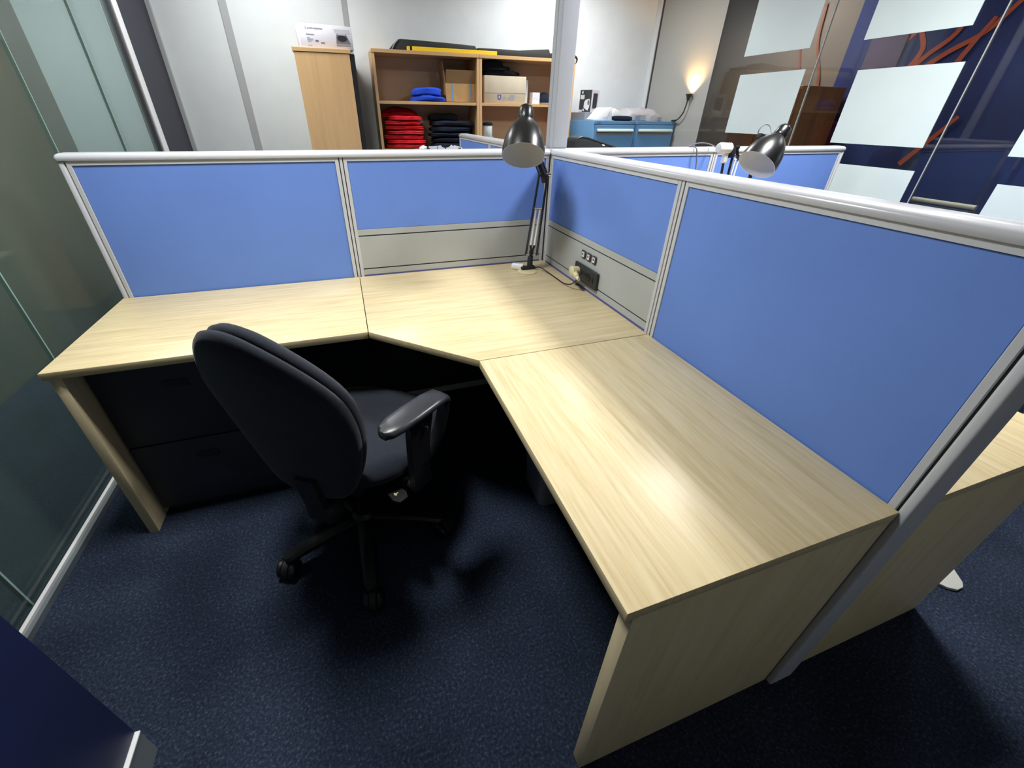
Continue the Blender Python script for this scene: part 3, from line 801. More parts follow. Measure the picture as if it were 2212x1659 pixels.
# socket, ports, plug
gp = thing('power_socket', 'charcoal double power socket on the grey screen cover', 'socket', (0, -0.44, 0.785))
part('plate', MB().box(-0.012, 0.0, -0.535, -0.348, 0.748, 0.822, 0.005, 3), M['socket'], gp, world=True)
for yy in (-0.50,):
    part('rocker_switch', MB().box(-0.0145, -0.0115, yy - 0.012, yy + 0.008, 0.772, 0.8, 0.001, 1), M['black'], gp, world=True)
part('outlet', MB().lathe([(0.0, 0.017), (0.0015, 0.017)], (-0.0122, -0.468, 0.786), (-1, 0, 0), 24), M['black'], gp, world=True)
for i, (y0, y1, z0, z1) in enumerate(((-0.412, -0.379, 0.846, 0.879), (-0.455, -0.422, 0.846, 0.879), (-0.498, -0.465, 0.846, 0.879))):
    lab = ('black edged data port nearest the lamp', 'middle of the three black edged data ports', 'black edged data port farthest from the lamp')[i]
    dp = thing('data_port', lab, 'port', (0, (y0 + y1) / 2, z0), 0, 'data ports above the socket')
    part('surround', MB().box(-0.005, 0.0005, y0, y1, z0, z1, 0.004, 3), M['slot'], dp, world=True)
    part('insert', MB().box(-0.0065, -0.0045, y0 + 0.0075, y1 - 0.0075, z0 + 0.006, z1 - 0.006, 0.002, 2), M['white'], dp, world=True)
    part('jack_hole', MB().box(-0.0072, -0.0062, y0 + 0.0125, y1 - 0.0125, z0 + 0.014, z1 - 0.009, 0.0008, 1), M['printblk'], dp, world=True)
pg = part('plug', MB().lathe([(0.0, 0.017), (0.006, 0.0195), (0.02, 0.0195), (0.026, 0.022), (0.034, 0.022), (0.037, 0.018)], (-0.0125, -0.386, 0.79), (-1, 0.0, 0.0), 28), M['cream'], lp, 40, world=True, label='cream plug')
part('cord_neck', MB().tube([(-0.036, -0.396, 0.786), (-0.040, -0.418, 0.781), (-0.045, -0.436, 0.779)], [0.012, 0.0115, 0.0105], 14).tube([(-0.045, -0.437, 0.779), (-0.05, -0.462, 0.776)], [0.0085, 0.0062], 14), M['cream'], pg, 40, world=True)

# neighbour's tilted black lamp
rim2 = Vector((0.843, -0.36, 1.189)); ax2 = Vector((0.667, 0.13, 0.734))
lp2 = thing('desk_lamp', 'black enamel lamp tilted above the screen at the right', 'lamp', (0.955, -0.25, DESK), 0, 'black spring arm desk lamps')
shade(lp2, rim2, ax2)
j2 = Vector((0.946, -0.25, 1.292))
part('lower_arm', MB().tube([(0.955, -0.25, DESK + 0.05), (0.953, -0.25, 1.10), j2], 0.0085, 10), M['black'], lp2, 50, world=True)
part('clamp', MB().box(0.92, 0.99, -0.275, -0.225, DESK, DESK + 0.06, 0.006, 2), M['blackm'], lp2, world=True)
part('head_joint', MB().box(-0.02, 0.02, -0.012, 0.012, -0.014, 0.014, 0.004, 2, Matrix.Translation(j2) @ Matrix.Rotation(0.2, 4, 'Y')).tube([j2, rim2 + ax2.normalized() * 0.13], 0.007, 8), M['black'], lp2, world=True)
part('cord_loop', MB().tube(spline([j2 + Vector((-0.025, 0, 0.0)), j2 + Vector((-0.028, 0, 0.03)), j2 + Vector((-0.005, 0, 0.05)), j2 + Vector((0.03, 0.0, 0.045)), rim2 + ax2.normalized() * 0.135 + Vector((-0.03, 0, 0.01))], 6), 0.0022, 8), M['cordgrey'], lp2, 50, world=True)
# folded lamp with white cap
lp3 = thing('desk_lamp', 'folded spring arm lamp with white cap at the far screen', 'lamp', (0.95, -0.1, DESK))
part('clamp', MB().box(0.915, 0.985, -0.13, -0.07, DESK, DESK + 0.05, 0.006, 2), M['blackm'], lp3, world=True)
e3 = Vector((0.952, -0.1, 1.225)); b3 = Vector((0.95, -0.1, DESK + 0.05))
mb = MB()
mb.tube([b3 + Vector((-0.02, 0, 0)), Vector((0.925, -0.1, 1.10)), Vector((0.913, -0.1, 1.185))], 0.006, 8)
mb.tube([b3 + Vector((0.02, 0, 0)), Vector((0.968, -0.1, 1.10)), Vector((0.962, -0.1, 1.22))], 0.006, 8)
part('arm', mb, M['black'], lp3, 50, world=True)
part('spring', MB().tube([(0.985, -0.1, 1.09), (0.987, -0.1, 1.186)], 0.0042, 10).tube([(1.005, -0.1, 1.09), (1.007, -0.1, 1.186)], 0.0042, 10).tube([(0.976, -0.1, 1.187), (1.016, -0.1, 1.187)], 0.004, 10), M['spring'], lp3, 50, world=True)
part('fork', MB().tube([(0.955, -0.1, 1.235), (0.972, -0.1, 1.243), (1.004, -0.1, 1.185)], 0.008, 8).tube([(0.962, -0.1, 1.24), (0.985, -0.1, 1.242)], 0.01, 8).box(0.925, 0.968, -0.11, -0.09, 1.195, 1.24, 0.006, 2), M['black'], lp3, world=True)
hd = MB().lathe([(0.0, 0.019), (0.004, 0.024), (0.06, 0.0245), (0.072, 0.02), (0.075, 0.006)], (0.935, -0.098, 1.238), (-1, 0.05, 0.02), 28)
part('white_cap', hd, M['white'], lp3, 50, world=True)
part('white_arm', MB().box(0.905, 0.93, -0.108, -0.085, 1.17, 1.235, 0.006, 2), M['white'], lp3, world=True)
part('cord', MB().tube(spline([(0.862, -0.098, 1.238), (0.90, 0.02, 1.252), (0.86, 0.05, 1.252), (0.80, 0.04, 1.240), (0.80, -0.012, 1.236), (0.81, -0.02, 1.2), (0.815, -0.03, 1.12), (0.78, -0.04, 1.02), (0.76, -0.04, DESK + 0.006)], 6), 0.0028, 8), M['cordgrey'], lp3, 50, world=True)

# ------------------------------------------------------------------ things behind the screens
def soft_box(cx, cy, z0, w, d, h, seed, amp=0.006, e=3.6, layers=2, drop=0.0):
    """a folded garment: squashed rounded box with fold lines and wrinkles"""
    t = bmesh.new()
    nu, nv = 44, 14
    ringsv = []
    for j in range(nv + 1):
        ph = -PI / 2 + PI * j / nv
        ring = []
        cp_, sp_ = math.cos(ph), math.sin(ph)
        for i in range(nu):
            th = 2 * PI * i / nu
            f = lambda v, ex: math.copysign(abs(v) ** ex, v)
            x = f(cp_, 0.38) * f(math.cos(th), 2 / e); y = f(cp_, 0.38) * f(math.sin(th), 2 / e); z = f(sp_, 0.6)
            p = Vector((x * w / 2, y * d / 2, z * h / 2))
            fold = 1.0 - 0.05 * (0.5 + 0.5 * math.cos(layers * PI * (z + 1)))
            p.x *= fold; p.y *= fold
            q = Vector((p.x * 9 + seed * 3.1, p.y * 9, p.z * 20 + seed))
            nz = noise.noise(q); nx = noise.noise(q * 1.7 + Vector((5, 1, 3)))
            p.z += amp * nz * (1.2 if z > 0 else 0.3) - drop * (x * x) * h
            p.x += amp * 1.5 * nx; p.y += amp * 1.5 * nz
            ring.append((cx + p.x, cy + p.y, max(z0 + 0.0005, z0 + h / 2 + p.z)))
        ringsv.append(ring)
    t.free()
    return MB().rings(ringsv)

# bookshelf: two joined units
SX0, SXM, SX1 = -0.572, 0.318, 1.232
SY0, SY1 = 2.20, 2.495
bs = []
for k, (xa, xb, lab) in enumerate(((SX0, SXM - 0.001, 'beech bookshelf unit holding the red and dark folded stacks'), (SXM + 0.001, SX1, 'beech bookshelf unit standing behind the pole'))):
    t = thing('bookshelf', lab, 'bookshelf', ((xa + xb) / 2, 2.35, 0), 0, 'open beech bookshelves')
    for xx in (xa, xb - 0.022):
        part('side_panel', MB().box(xx, xx + 0.022, SY0 + 0.004, SY1, 0, 1.775), M['beech'], t, 0, world=True)
    part('top_panel', MB().box(xa, xb, SY0, SY1, 1.7755, 1.80, 0.001, 1), M['beechX'], t, 0, world=True)
    for z in (1.455, 1.098, 0.74, 0.38):
        part('shelf', MB().box(xa + 0.0225, xb - 0.0225, SY0 + 0.008, SY1 - 0.012, z - 0.022, z, 0.001, 1), M['beechX'], t, 0, world=True)
    part('plinth', MB().box(xa + 0.0225, xb - 0.0225, SY0 + 0.02, SY0 + 0.04, 0.0, 0.07), M['beechX'], t, 0, world=True)
    part('back_panel', MB().box(xa + 0.0225, xb - 0.0225, SY1 - 0.0115, SY1 - 0.002, 0.07, 1.775), M['beechin'], t, 0, world=True)

# red stack (lower left shelf), top to bottom labels
zs = 1.0985
hs = [0.036, 0.033, 0.038, 0.034, 0.038, 0.034, 0.036]
words = ['lowest', 'second from the bottom', 'third from the bottom', 'middle one', 'third from the top', 'second from the top', 'topmost bright']
wid = [0.35, 0.345, 0.346, 0.332, 0.34, 0.322, 0.30]
z = zs
for i in range(7):
    mb = soft_box(-0.348 + 0.012 * math.sin(i * 2.3), 2.325 + random.uniform(-0.008, 0.008), z, wid[i], 0.235, hs[i], i + 1, 0.007)
    solo('folded_shirt', mb, M['red'], 'red folded garment, ' + words[i] + ' in the red stack', 'clothing', 'red folded garments', smooth=70)
    z += hs[i]
solo('folded_shirt', soft_box(-0.372, 2.41, z - 0.012, 0.33, 0.13, 0.075, 31, 0.016, drop=0.55), M['reddark'], 'darker red crumpled garment at the back on top of the red stack', 'clothing', 'red folded garments', smooth=70)
# dark stack
z = zs
dh = [0.042, 0.044, 0.04, 0.045, 0.046]
wd = ['lowest', 'second from the bottom', 'middle one', 'second from the top', 'broad topmost']
for i in range(5):
    mb = soft_box(0.075 + 0.014 * math.sin(i * 1.9), 2.335, z, 0.40 - 0.02 * (i % 2), 0.22, dh[i], 11 + i, 0.010)
    solo('folded_shirt', mb, M['navy'], 'navy folded garment, ' + wd[i] + ' in the dark stack', 'clothing', 'navy folded garments', smooth=70)
    z += dh[i]
solo('folded_shirt', soft_box(0.01, 2.36, z - 0.004, 0.27, 0.17, 0.05, 41, 0.020), M['blackcloth'], 'crumpled black garment lying on top of the dark stack', 'clothing', 'navy folded garments', smooth=70)
# royal blue garments
z = 1.4555
for i, (ww, hh, wrd) in enumerate(((0.30, 0.052, 'lower'), (0.27, 0.062, 'upper'))):
    solo('folded_shirt', soft_box(-0.125 - 0.012 * i, 2.30, z, ww, 0.19, hh, 21 + i, 0.013, drop=0.3), M['royal'], 'royal blue folded garment, ' + wrd + ' of two on the shelf', 'clothing', 'royal blue folded garments', smooth=70)
    z += 0.044
# open kraft carton
t = thing('carton', 'open kraft cardboard carton with blue tape on the upper shelf', 'box', (0.165, 2.36, 1.4555))
w2 = MB()
X0, X1, Y0, Y1, Z0, Z1 = 0.028, 0.292, 2.25, 2.46, 1.4555, 1.595
w2.box(X0, X1, Y0, Y0 + 0.004, Z0, Z1).box(X0, X1, Y1 - 0.004, Y1, Z0, Z1).box(X0, X0 + 0.004, Y0 + 0.004, Y1 - 0.004, Z0, Z1).box(X1 - 0.004, X1, Y0 + 0.004, Y1 - 0.004, Z0, Z1).box(X0, X1, Y0, Y1, Z0, Z0 + 0.004)
part('body', w2, M['kraft'], t, 0, world=True)
part('front_flap', MB().box(0, X1 - X0, -0.003, 0.0, 0, 0.095, 0, 1, Matrix.Translation((X0 + 0.004, Y0 + 0.002, Z1 + 0.0005)) @ Matrix.Rotation(0.22, 4, 'X')), M['kraftdark'], t, 0, world=True)
part('back_flap', MB().box(0, X1 - X0 - 0.03, 0, 0.003, 0, 0.13, 0, 1, Matrix.Translation((X0, Y1 - 0.004, Z1 + 0.0005)) @ Matrix.Rotation(-0.05, 4, 'X')), M['kraftpale'], t, 0, world=True)
part('side_flap', MB().box(0, 0.003, 0, Y1 - Y0 - 0.02, 0, 0.15, 0, 1, Matrix.Translation((X0, Y0 + 0.01, Z1 + 0.0005)) @ Matrix.Rotation(-0.16, 4, 'Y')), M['kraft'], t, 0, world=True)
for xx in (X0 + 0.05, X1 - 0.045):
    part('tape', MB().box(xx, xx + 0.014, Y0 - 0.0012, Y0 - 0.0002, Z0 + 0.01, Z1 - 0.005), M['tapeblue'], t, 0, world=True)
# closed pale carton with printed marks
t = thing('carton', 'closed pale carton with small blue crest print, right bookshelf', 'box', (0.57, 2.35, 1.4555))
part('body', MB().box(0.372, 0.768, 2.235, 2.455, 1.4555, 1.66, 0.003, 2), M['kraftpale'], t, world=True)
part('fold_line', MB().box(0.374, 0.766, 2.2335, 2.2348, 1.533, 1.5345), M['kraft'], t, 0, world=True)
cr = [(0.495, 1.522), (0.531, 1.522), (0.531, 1.497), (0.525, 1.486), (0.513, 1.479), (0.501, 1.486), (0.495, 1.497)]
SW = Matrix(((1, 0, 0, 0), (0, 0, -1, 0), (0, 1, 0, 0), (0, 0, 0, 1)))   # xy outline -> xz, extrude along -y
part('crest_print', MB().prism(cr, 0, 0.0008, 0, 1, Matrix.Translation((0, 2.2348, 0)) @ SW), M['crest'], t, 0, world=True)
part('crest_figure', MB().prism([(0.507, 1.513), (0.519, 1.513), (0.521, 1.50), (0.513, 1.488), (0.505, 1.50)], 0, 0.0008, 0, 1, Matrix.Translation((0, 2.2339, 0)) @ SW), M['kraftpale'], t, 0, world=True)
mk = MB()
for a, b, c_, d_ in ((0.548, 0.562, 1.482, 1.496), (0.552, 0.574, 1.50, 1.506), (0.566, 0.578, 1.482, 1.492), (0.592, 0.606, 1.482, 1.5), (0.61, 0.63, 1.482, 1.51), (0.634, 0.658, 1.482, 1.522), (0.616, 0.63, 1.514, 1.522)):
    mk.box(a, b, 2.2339, 2.2348, c_, d_)
part('handling_marks', mk, M['print'], t, 0, world=True)
# black garments on the pale carton
z = 1.6605
for i, (cx, ww, hh, wrd) in enumerate(((0.555, 0.34, 0.05, 'lowest, hanging over the carton edge'), (0.50, 0.26, 0.045, 'middle'), (0.47, 0.20, 0.04, 'topmost under the shelf top'))):
    solo('folded_shirt', soft_box(cx, 2.34, z, ww, 0.19, hh, 51 + i, 0.012, drop=0.3), M['blackcloth'], 'black crumpled garment on the pale carton, ' + wrd, 'clothing', 'black garments on the carton', smooth=70)
    z += hh * 0.72
solo('small_box', MB().box(0.834, 0.908, 2.23, 2.30, 1.4555, 1.545, 0.002, 1).box(0.852, 0.886, 2.229, 2.2298, 1.497, 1.512), M['boxwhite'], 'small white box before the dark cap, right bookshelf', 'box', smooth=0)
solo('small_box', MB().box(0.785, 0.822, 2.32, 2.42, 1.4555, 1.642, 0.002, 1), M['offwhite'], 'narrow upright white box beside the pale carton', 'box', smooth=0)
# cap
t = thing('baseball_cap', 'dark cap with pale brim edge on the right bookshelf', 'cap', (1.0, 2.33, 1.4555))
prof = [(0.0, 0.078), (0.03, 0.079), (0.06, 0.068), (0.085, 0.045), (0.098, 0.015)]
part('crown', MB().lathe(prof, (1.0, 2.35, 1.4556), (0, 0, 1), 28), M['navy'], t, 60, world=True)
br = [(1.0 + 0.078 * math.cos(a), 2.33 + 0.10 * math.sin(a)) for a in [PI + PI * k / 12 for k in range(13)]]
part('brim', MB().prism(br, 1.4565, 1.463), M['caseblk'], t, 0, world=True)
part('brim_edge', MB().tube([(x, y, 1.464) for x, y in br], 0.003, 6), M['kraftpale'], t, 50, world=True)
# jar on lower right shelf
t = thing('jar', 'pale jar with dark lid on the lower right shelf', 'jar', (0.42, 2.28, 1.0985))
part('stand_box', MB().box(0.375, 0.465, 2.24, 2.33, 1.0985, 1.19, 0.004, 2), M['boxgrey'], t, world=True)
part('glass', MB().lathe([(0.0, 0.041), (0.003, 0.043), (0.085, 0.043), (0.09, 0.04)], (0.42, 2.284, 1.1905), (0, 0, 1), 28), M['paper'], t, 50, world=True)
part('lid', MB().lathe([(0.0, 0.046), (0.016, 0.046), (0.024, 0.036), (0.026, 0.01)], (0.42, 2.284, 1.281), (0, 0, 1), 28), M['navy'], t, 50, world=True)

# long things on top of the bookshelf
TOPZ = 1.8005
t = thing('carry_case', 'long black padded case with grey strap on top of the bookshelf', 'case', (-0.05, 2.36, TOPZ))
po = [(-0.425, 1.8006), (-0.405, 1.822), (-0.36, 1.866), (-0.33, 1.877), (-0.20, 1.876), (0.05, 1.870), (0.30, 1.862), (0.315, 1.84), (0.315, 1.8006)]
part('body', MB().prism(po, -0.20, 0, 0.008, 2, Matrix.Translation((0, 2.262, 0)) @ SW), M['caseblk'], t, world=True)
part('strap', MB().tube([(-0.40, 2.258, 1.808), (-0.375, 2.257, 1.845), (-0.345, 2.259, 1.872)], 0.004, 8), M['boxgrey'], t, 50, world=True)
t = thing('portfolio_case', 'flat black portfolio case with handle, right end of bookshelf top', 'case', (0.75, 2.37, TOPZ))
po = [(0.325, 1.8006), (0.325, 1.85), (0.50, 1.852), (0.70, 1.85), (0.85, 1.862), (0.99, 1.872), (1.0, 1.845), (1.10, 1.84), (1.222, 1.832), (1.226, 1.8006)]
part('body', MB().prism(po, -0.19, 0, 0.005, 2, Matrix.Translation((0, 2.27, 0)) @ SW), M['caseblk'], t, world=True)
part('handle', MB().tube(spline([(1.215, 2.30, 1.828), (1.25, 2.28, 1.834), (1.272, 2.27, 1.815), (1.268, 2.27, 1.79), (1.25, 2.285, 1.777)], 5), 0.009, 8), M['black'], t, 50, world=True)
t = thing('spirit_level', 'long yellow level lying along the bookshelf front edge', 'tool', (0.1, 2.225, TOPZ))
part('bar', MB().box(-0.245, 0.478, 2.212, 2.24, 1.8006, 1.828, 0.002, 1), M['yellow'], t, world=True)
part('end_cap', MB().box(-0.285, -0.262, 2.212, 2.24, 1.8006, 1.828, 0.002, 1), M['yellow'], t, world=True)
part('dark_band', MB().box(-0.2615, -0.2455, 2.214, 2.238, 1.8006, 1.827), M['black'], t, 0, world=True)

# tall cabinet
t = thing('tall_cabinet', 'tall beech cabinet standing left of the bookshelf', 'cabinet', (-0.94, 2.24, 0))
part('body', MB().box(-1.128, -0.748, 2.0, 2.485, 0, 1.735, 0.001, 1), M['beech'], t, 0, world=True)
part('top_panel', MB().box(-1.138, -0.737, 1.996, 2.487, 1.738, 1.762, 0.001, 1), M['beechX'], t, 0, world=True)
part('shutter_door', MB().box(-0.7475, -0.712, 2.004, 2.484, 0.04, 1.737, 0.004, 1), M['black'], t, 0, world=True, label='black door edge')
# turntable carton with print
TB = Matrix.Translation((-0.905, 2.16, 1.7625)) @ Matrix.Rotation(math.radians(7), 4, 'Z')
t = thing('product_box', 'white product box with turntable picture on the tall cabinet', 'box', (-0.905, 2.16, 1.7625), math.radians(7))
hx = 0.182
part('body', MB().box(-hx, hx, -0.13, 0.13, 0, 0.138, 0.002, 2), M['boxwhite'], t)
FR = Matrix.Translation((0, -0.1302, 0)) @ SW      # print drawn in x,z on the front
def pr(mb): return mb
tx = text_mb('audio-technica', 0.0175, 0.0003, Matrix.Translation((-hx + 0.058, -0.1305, 0.1085)) @ Matrix.Rotation(PI / 2, 4, 'X'))
part('lettering', tx, M['printmid'], t, 0)
mk = MB()
mk.box(-hx + 0.045, -hx + 0.098, -0.1306, -0.13, 0.073, 0.080)
for a, b, c_, d_ in ((0.048, 0.066, 0.057, 0.060), (0.048, 0.09, 0.051, 0.0535), (0.048, 0.088, 0.045, 0.0475), (0.048, 0.08, 0.039, 0.0415), (0.05, 0.07, 0.033, 0.0355), (0.047, 0.075, 0.012, 0.015)):
    mk.box(-hx + a, -hx + b, -0.1306, -0.13, c_, d_)
part('print_lines', mk, M['print'], t, 0)
part('badge', MB().box(-hx + 0.102, -hx + 0.124, -0.1306, -0.13, 0.036, 0.048, 0.0002, 1).box(-hx + 0.138, -hx + 0.165, -0.1306, -0.13, 0.028, 0.036), M['printmid'], t, 0)
part('logo_ring', MB().prism([(-hx + 0.047 + 0.008 * math.cos(a), 0.114 + 0.008 * math.sin(a)) for a in [2 * PI * k / 20 for k in range(20)]], 0, 0.0006, 0, 1, FR), M['printpale'], t, 0)
lid = [(0.235, 0.117), (0.345, 0.119), (0.347, 0.102), (0.338, 0.094), (0.256, 0.091), (0.244, 0.10)]
part('picture_lid', MB().prism([(x - hx, z_) for x, z_ in lid], 0, 0.0006, 0, 1, FR), M['printpale'], t, 0)
deck = [(0.252, 0.085), (0.325, 0.085), (0.346, 0.04), (0.346, 0.022), (0.246, 0.019), (0.246, 0.035)]
pc = part('picture_deck', MB().prism([(x - hx, z_) for x, z_ in deck], 0, 0.0006, 0, 1, FR).box(0.256 - hx, 0.262 - hx, -0.1308, -0.13, 0.084, 0.092).box(0.313 - hx, 0.320 - hx, -0.1308, -0.13, 0.084, 0.092), M['printmid'], t, 0)
part('picture_platter', MB().prism([(0.290 - hx + 0.034 * math.cos(a), 0.066 + 0.019 * math.sin(a)) for a in [2 * PI * k / 28 for k in range(28)]], 0, 0.0011, 0, 1, FR), M['printblk'], pc, 0)
part('picture_front', MB().box(0.247 - hx, 0.346 - hx, -0.1312, -0.13, 0.024, 0.034), M['print'], pc, 0)

# blue filing cabinets
def cabinet(xa, xb, lab, plate):
    t = thing('filing_cabinet', lab, 'filing cabinet', ((xa + xb) / 2, 2.2, 0), 0, 'blue filing cabinets')
    part('body', MB().box(xa, xb, 1.912, 2.49, 0, 1.332, 0.004, 2), M['cabblue'], t, world=True)
    part('fascia', MB().box(xa + 0.002, xb - 0.002, 1.902, 1.9115, 1.306, 1.331, 0.001, 1), M['cabblue'], t, world=True)
    for k in range(4):
        z1 = 1.297 - 0.318 * k; z0 = z1 - 0.31
        dr = part('drawer', MB().box(xa + 0.012, xb - 0.012, 1.897, 1.9115, z0, z1, 0.002, 1), M['cabblue'], t, world=True)
        hz = z1 - 0.028
        po = [(xa + 0.03, hz), (xb - 0.03, hz), (xb - 0.037, hz - 0.05), (xa + 0.022, hz - 0.05)]
        part('handle_recess', MB().prism([(xa + 0.022, hz - 0.052), (xb - 0.03, hz - 0.052), (xb - 0.03, hz - 0.02), (xa + 0.03, hz - 0.02)], 0, 0.0012, 0, 1, Matrix.Translation((0, 1.8968, 0)) @ SW), M['handlerec'], dr, 0, world=True)
        hm = MB().rings([[(x, 1.8965, hz), (x, 1.884, hz - 0.004), (x, 1.876, hz - 0.016), (x, 1.878, hz - 0.026), (x, 1.881, hz - 0.022), (x, 1.8965, hz - 0.018)] for x in (xa + 0.03, xb - 0.03)])
        part('handle', hm, M['handle'], dr, 0, world=True, label='pale pull handle')
    if plate:
        part('name_plate', MB().box(xa + 0.028, xa + 0.066, 1.9005, 1.9019, 1.310, 1.326), M['printmid'], t, 0, world=True)
    part('lock', MB().lathe([(0.0, 0.009), (0.005, 0.008)], (xb - 0.024, 1.9018, 1.318), (0, -1, 0), 16), M['steel'], t, world=True)
cabinet(1.322, 1.768, 'left blue filing cabinet beside the pole', True)
cabinet(1.772, 2.212, 'right blue filing cabinet against the grey pane', False)
CT = 1.3325
solo('flat_box', MB().box(1.335, 1.56, 2.12, 2.40, CT, 1.398, 0.002, 1), M['boxgrey'], 'grey flat box under the dark product box', 'box', smooth=0)
t = thing('product_box', 'dark product box with white device picture on the blue cabinets', 'box', (1.46, 2.27, 1.3985))
bx = MB().box(1.384, 1.515, 2.205, 2.335, 1.3985, 1.58, 0.001, 1)
PB = Matrix.Translation((1.45, 2.27, 0)) @ Matrix.Rotation(math.radians(-62), 4, 'Z') @ Matrix.Translation((-1.45, -2.27, 0))
part('body', MB().box(1.384, 1.515, 2.205, 2.335, 1.3985, 1.58, 0.001, 1, PB), M['boxwhite'], t, 0, world=True)
FB = PB @ Matrix.Translation((0, 2.2048, 0)) @ SW
part('dark_front', MB().prism([(1.3845, 1.399), (1.5145, 1.399), (1.5145, 1.5795), (1.3845, 1.5795)], 0, 0.0006, 0, 1, FB), M['boxdark'], t, 0, world=True)
part('label_patch', MB().prism([(1.392, 1.505), (1.436, 1.505), (1.436, 1.54), (1.392, 1.54)], 0, 0.0012, 0, 1, FB).prism([(1.388, 1.402), (1.42, 1.402), (1.42, 1.42), (1.388, 1.42)], 0, 0.0012, 0, 1, FB).prism([(1.428, 1.408), (1.444, 1.408), (1.444, 1.428), (1.428, 1.428)], 0, 0.0012, 0, 1, FB), M['printpale'], t, 0, world=True)
part('device_picture', MB().prism([(1.436, 1.44), (1.452, 1.428), (1.484, 1.412), (1.498, 1.44), (1.502, 1.49), (1.492, 1.508), (1.452, 1.50), (1.438, 1.482)], 0, 0.0012, 0, 1, FB), M['offwhite'], t, 0, world=True)
part('device_lens', MB().prism([(1.487 + 0.012 * math.cos(a), 1.478 + 0.022 * math.sin(a)) for a in [2 * PI * k / 20 for k in range(20)]], 0, 0.0018, 0, 1, FB), M['printmid'], t, 0, world=True)
part('crest', MB().prism([(1.411 + 0.009 * math.cos(a), 1.56 + 0.011 * math.sin(a)) for a in [2 * PI * k / 16 for k in range(16)]], 0, 0.0012, 0, 1, FB), M['handle'], t, 0, world=True)
SB = PB @ Matrix.Translation((1.5152, 2.27, 0))
part('side_window', MB().box(0, 0.0008, -0.038, 0.038, 1.43, 1.552, 0, 1, SB), M['printblk'], t, 0, world=True)
# white wedge shaped device
t = thing('label_printer', 'white wedge shaped device on the left blue cabinet', 'device', (1.40, 2.0, CT))
wd_ = [(1.29, CT), (1.29, 1.347), (1.30, 1.352), (1.372, 1.432), (1.38, 1.436), (1.475, 1.438), (1.482, 1.43), (1.492, CT)]
wd_ = [(1.325 + (x - 1.29) * 0.98, z_) for x, z_ in wd_]
part('body', MB().prism(wd_, -0.12, 0, 0.004, 2, Matrix.Translation((0, 1.94, 0)) @ SW), M['white'], t, world=True)
part('cover_seam', MB().tube([(1.422, 1.938, 1.356), (1.465, 1.938, 1.358), (1.479, 1.938, 1.372), (1.484, 1.938, 1.40), (1.492, 1.938, 1.405)], 0.0012, 6), M['printmid'], t, 50, world=True)
part('power_key', MB().lathe([(0.0, 0.006), (0.002, 0.005)], (1.475, 1.9398, 1.345), (0, -1, 0), 14), M['printpale'], t, world=True)
# crumpled bag over dark thing
def crumple(poly_top, y0, y1, seed):
    mb = MB()
    n = 26; rr = []
    for i in range(n + 1):
        s_ = i / n
        x = poly_top[0][0] + s_ * (poly_top[-1][0] - poly_top[0][0])
        zt = None
        for a, b in zip(poly_top, poly_top[1:]):
            if a[0] <= x <= b[0] + 1e-9:
                zt = a[1] + (b[1] - a[1]) * (x - a[0]) / max(1e-6, b[0] - a[0]); break
        h = zt - CT
        ring = []
        for k in range(16):
            g = PI * k / 15
            yy = (y0 + y1) / 2 - (y1 - y0) / 2 * math.cos(g)
            zz = CT + 0.001 + h * (max(0, math.sin(g)) ** 0.5)
            nz = noise.noise(Vector((x * 16 + seed, yy * 16, zz * 16)))
            ring.append((x + 0.012 * nz, yy + 0.012 * nz, max(CT + 0.0008, zz + 0.014 * nz * (h / 0.1))))
        ring += [(x, y1 - 0.01, CT + 0.0005), (x, y0 + 0.01, CT + 0.0005)]
        rr.append(ring)
    return mb.rings(rr)
solo('plastic_bag', crumple([(1.70, 1.345), (1.78, 1.437), (1.90, 1.44), (2.03, 1.435), (2.10, 1.40), (2.185, 1.342)], 1.98, 2.3, 3), M['bag'], 'crumpled translucent plastic bag on the right blue cabinet', 'bag', smooth=25)
solo('plastic_bag', crumple([(1.575, 1.425), (1.60, 1.44), (1.65, 1.43), (1.69, 1.40)], 2.03, 2.22, 9), M['bagwhite'], 'crumpled white plastic bag between white device and larger bag', 'bag', smooth=25)
solo('pouch', soft_box(1.645, 1.965, CT, 0.21, 0.09, 0.036, 63, 0.008), M['navy'], 'small dark cloth pouch before the white bags', 'pouch', smooth=70)

# flexible uplight on the cabinet edge
u = thing('uplight', 'small warm uplight on a bent neck beside the blue cabinets', 'lamp', (2.2, 1.905, CT))
part('clip', MB().box(2.178, 2.208, 1.885, 1.925, CT, CT + 0.014, 0.003, 2), M['blackm'], u, world=True)
part('bent_neck', MB().tube(spline([(2.195, 1.9, CT + 0.01), (2.19, 1.85, 1.352), (2.192, 1.80, 1.40), (2.190, 1.778, 1.46), (2.192, 1.772, 1.505)], 6), 0.006, 8), M['cup'], u, 50, world=True)
part('cup', MB().lathe([(0.0, 0.010), (0.025, 0.016), (0.045, 0.028), (0.052, 0.028), (0.052, 0.025), (0.03, 0.014)], (2.192, 1.772, 1.50), (0, 0, 1), 24, caps=False), M['cup'], u, 50, world=True)
part('bulb', MB().lathe([(0.0, 0.005), (0.006, 0.010), (0.012, 0.010), (0.018, 0.005)], (2.192, 1.772, 1.532), (0, 0, 1), 18), M['bulb'], u, 50, world=True)
sl = bpy.data.lights.new('uplight_beam', 'SPOT'); sl.energy = 42; sl.color = (1.0, 0.6, 0.22); sl.spot_size = math.radians(122); sl.spot_blend = 1.0; sl.shadow_soft_size = 0.012
so = bpy.data.objects.new('uplight_beam', sl); COL.objects.link(so); so.location = (2.196, 1.772, 1.556)
so.rotation_euler = Vector((-0.12, 0, -1)).to_track_quat('Z', 'Y').to_euler()

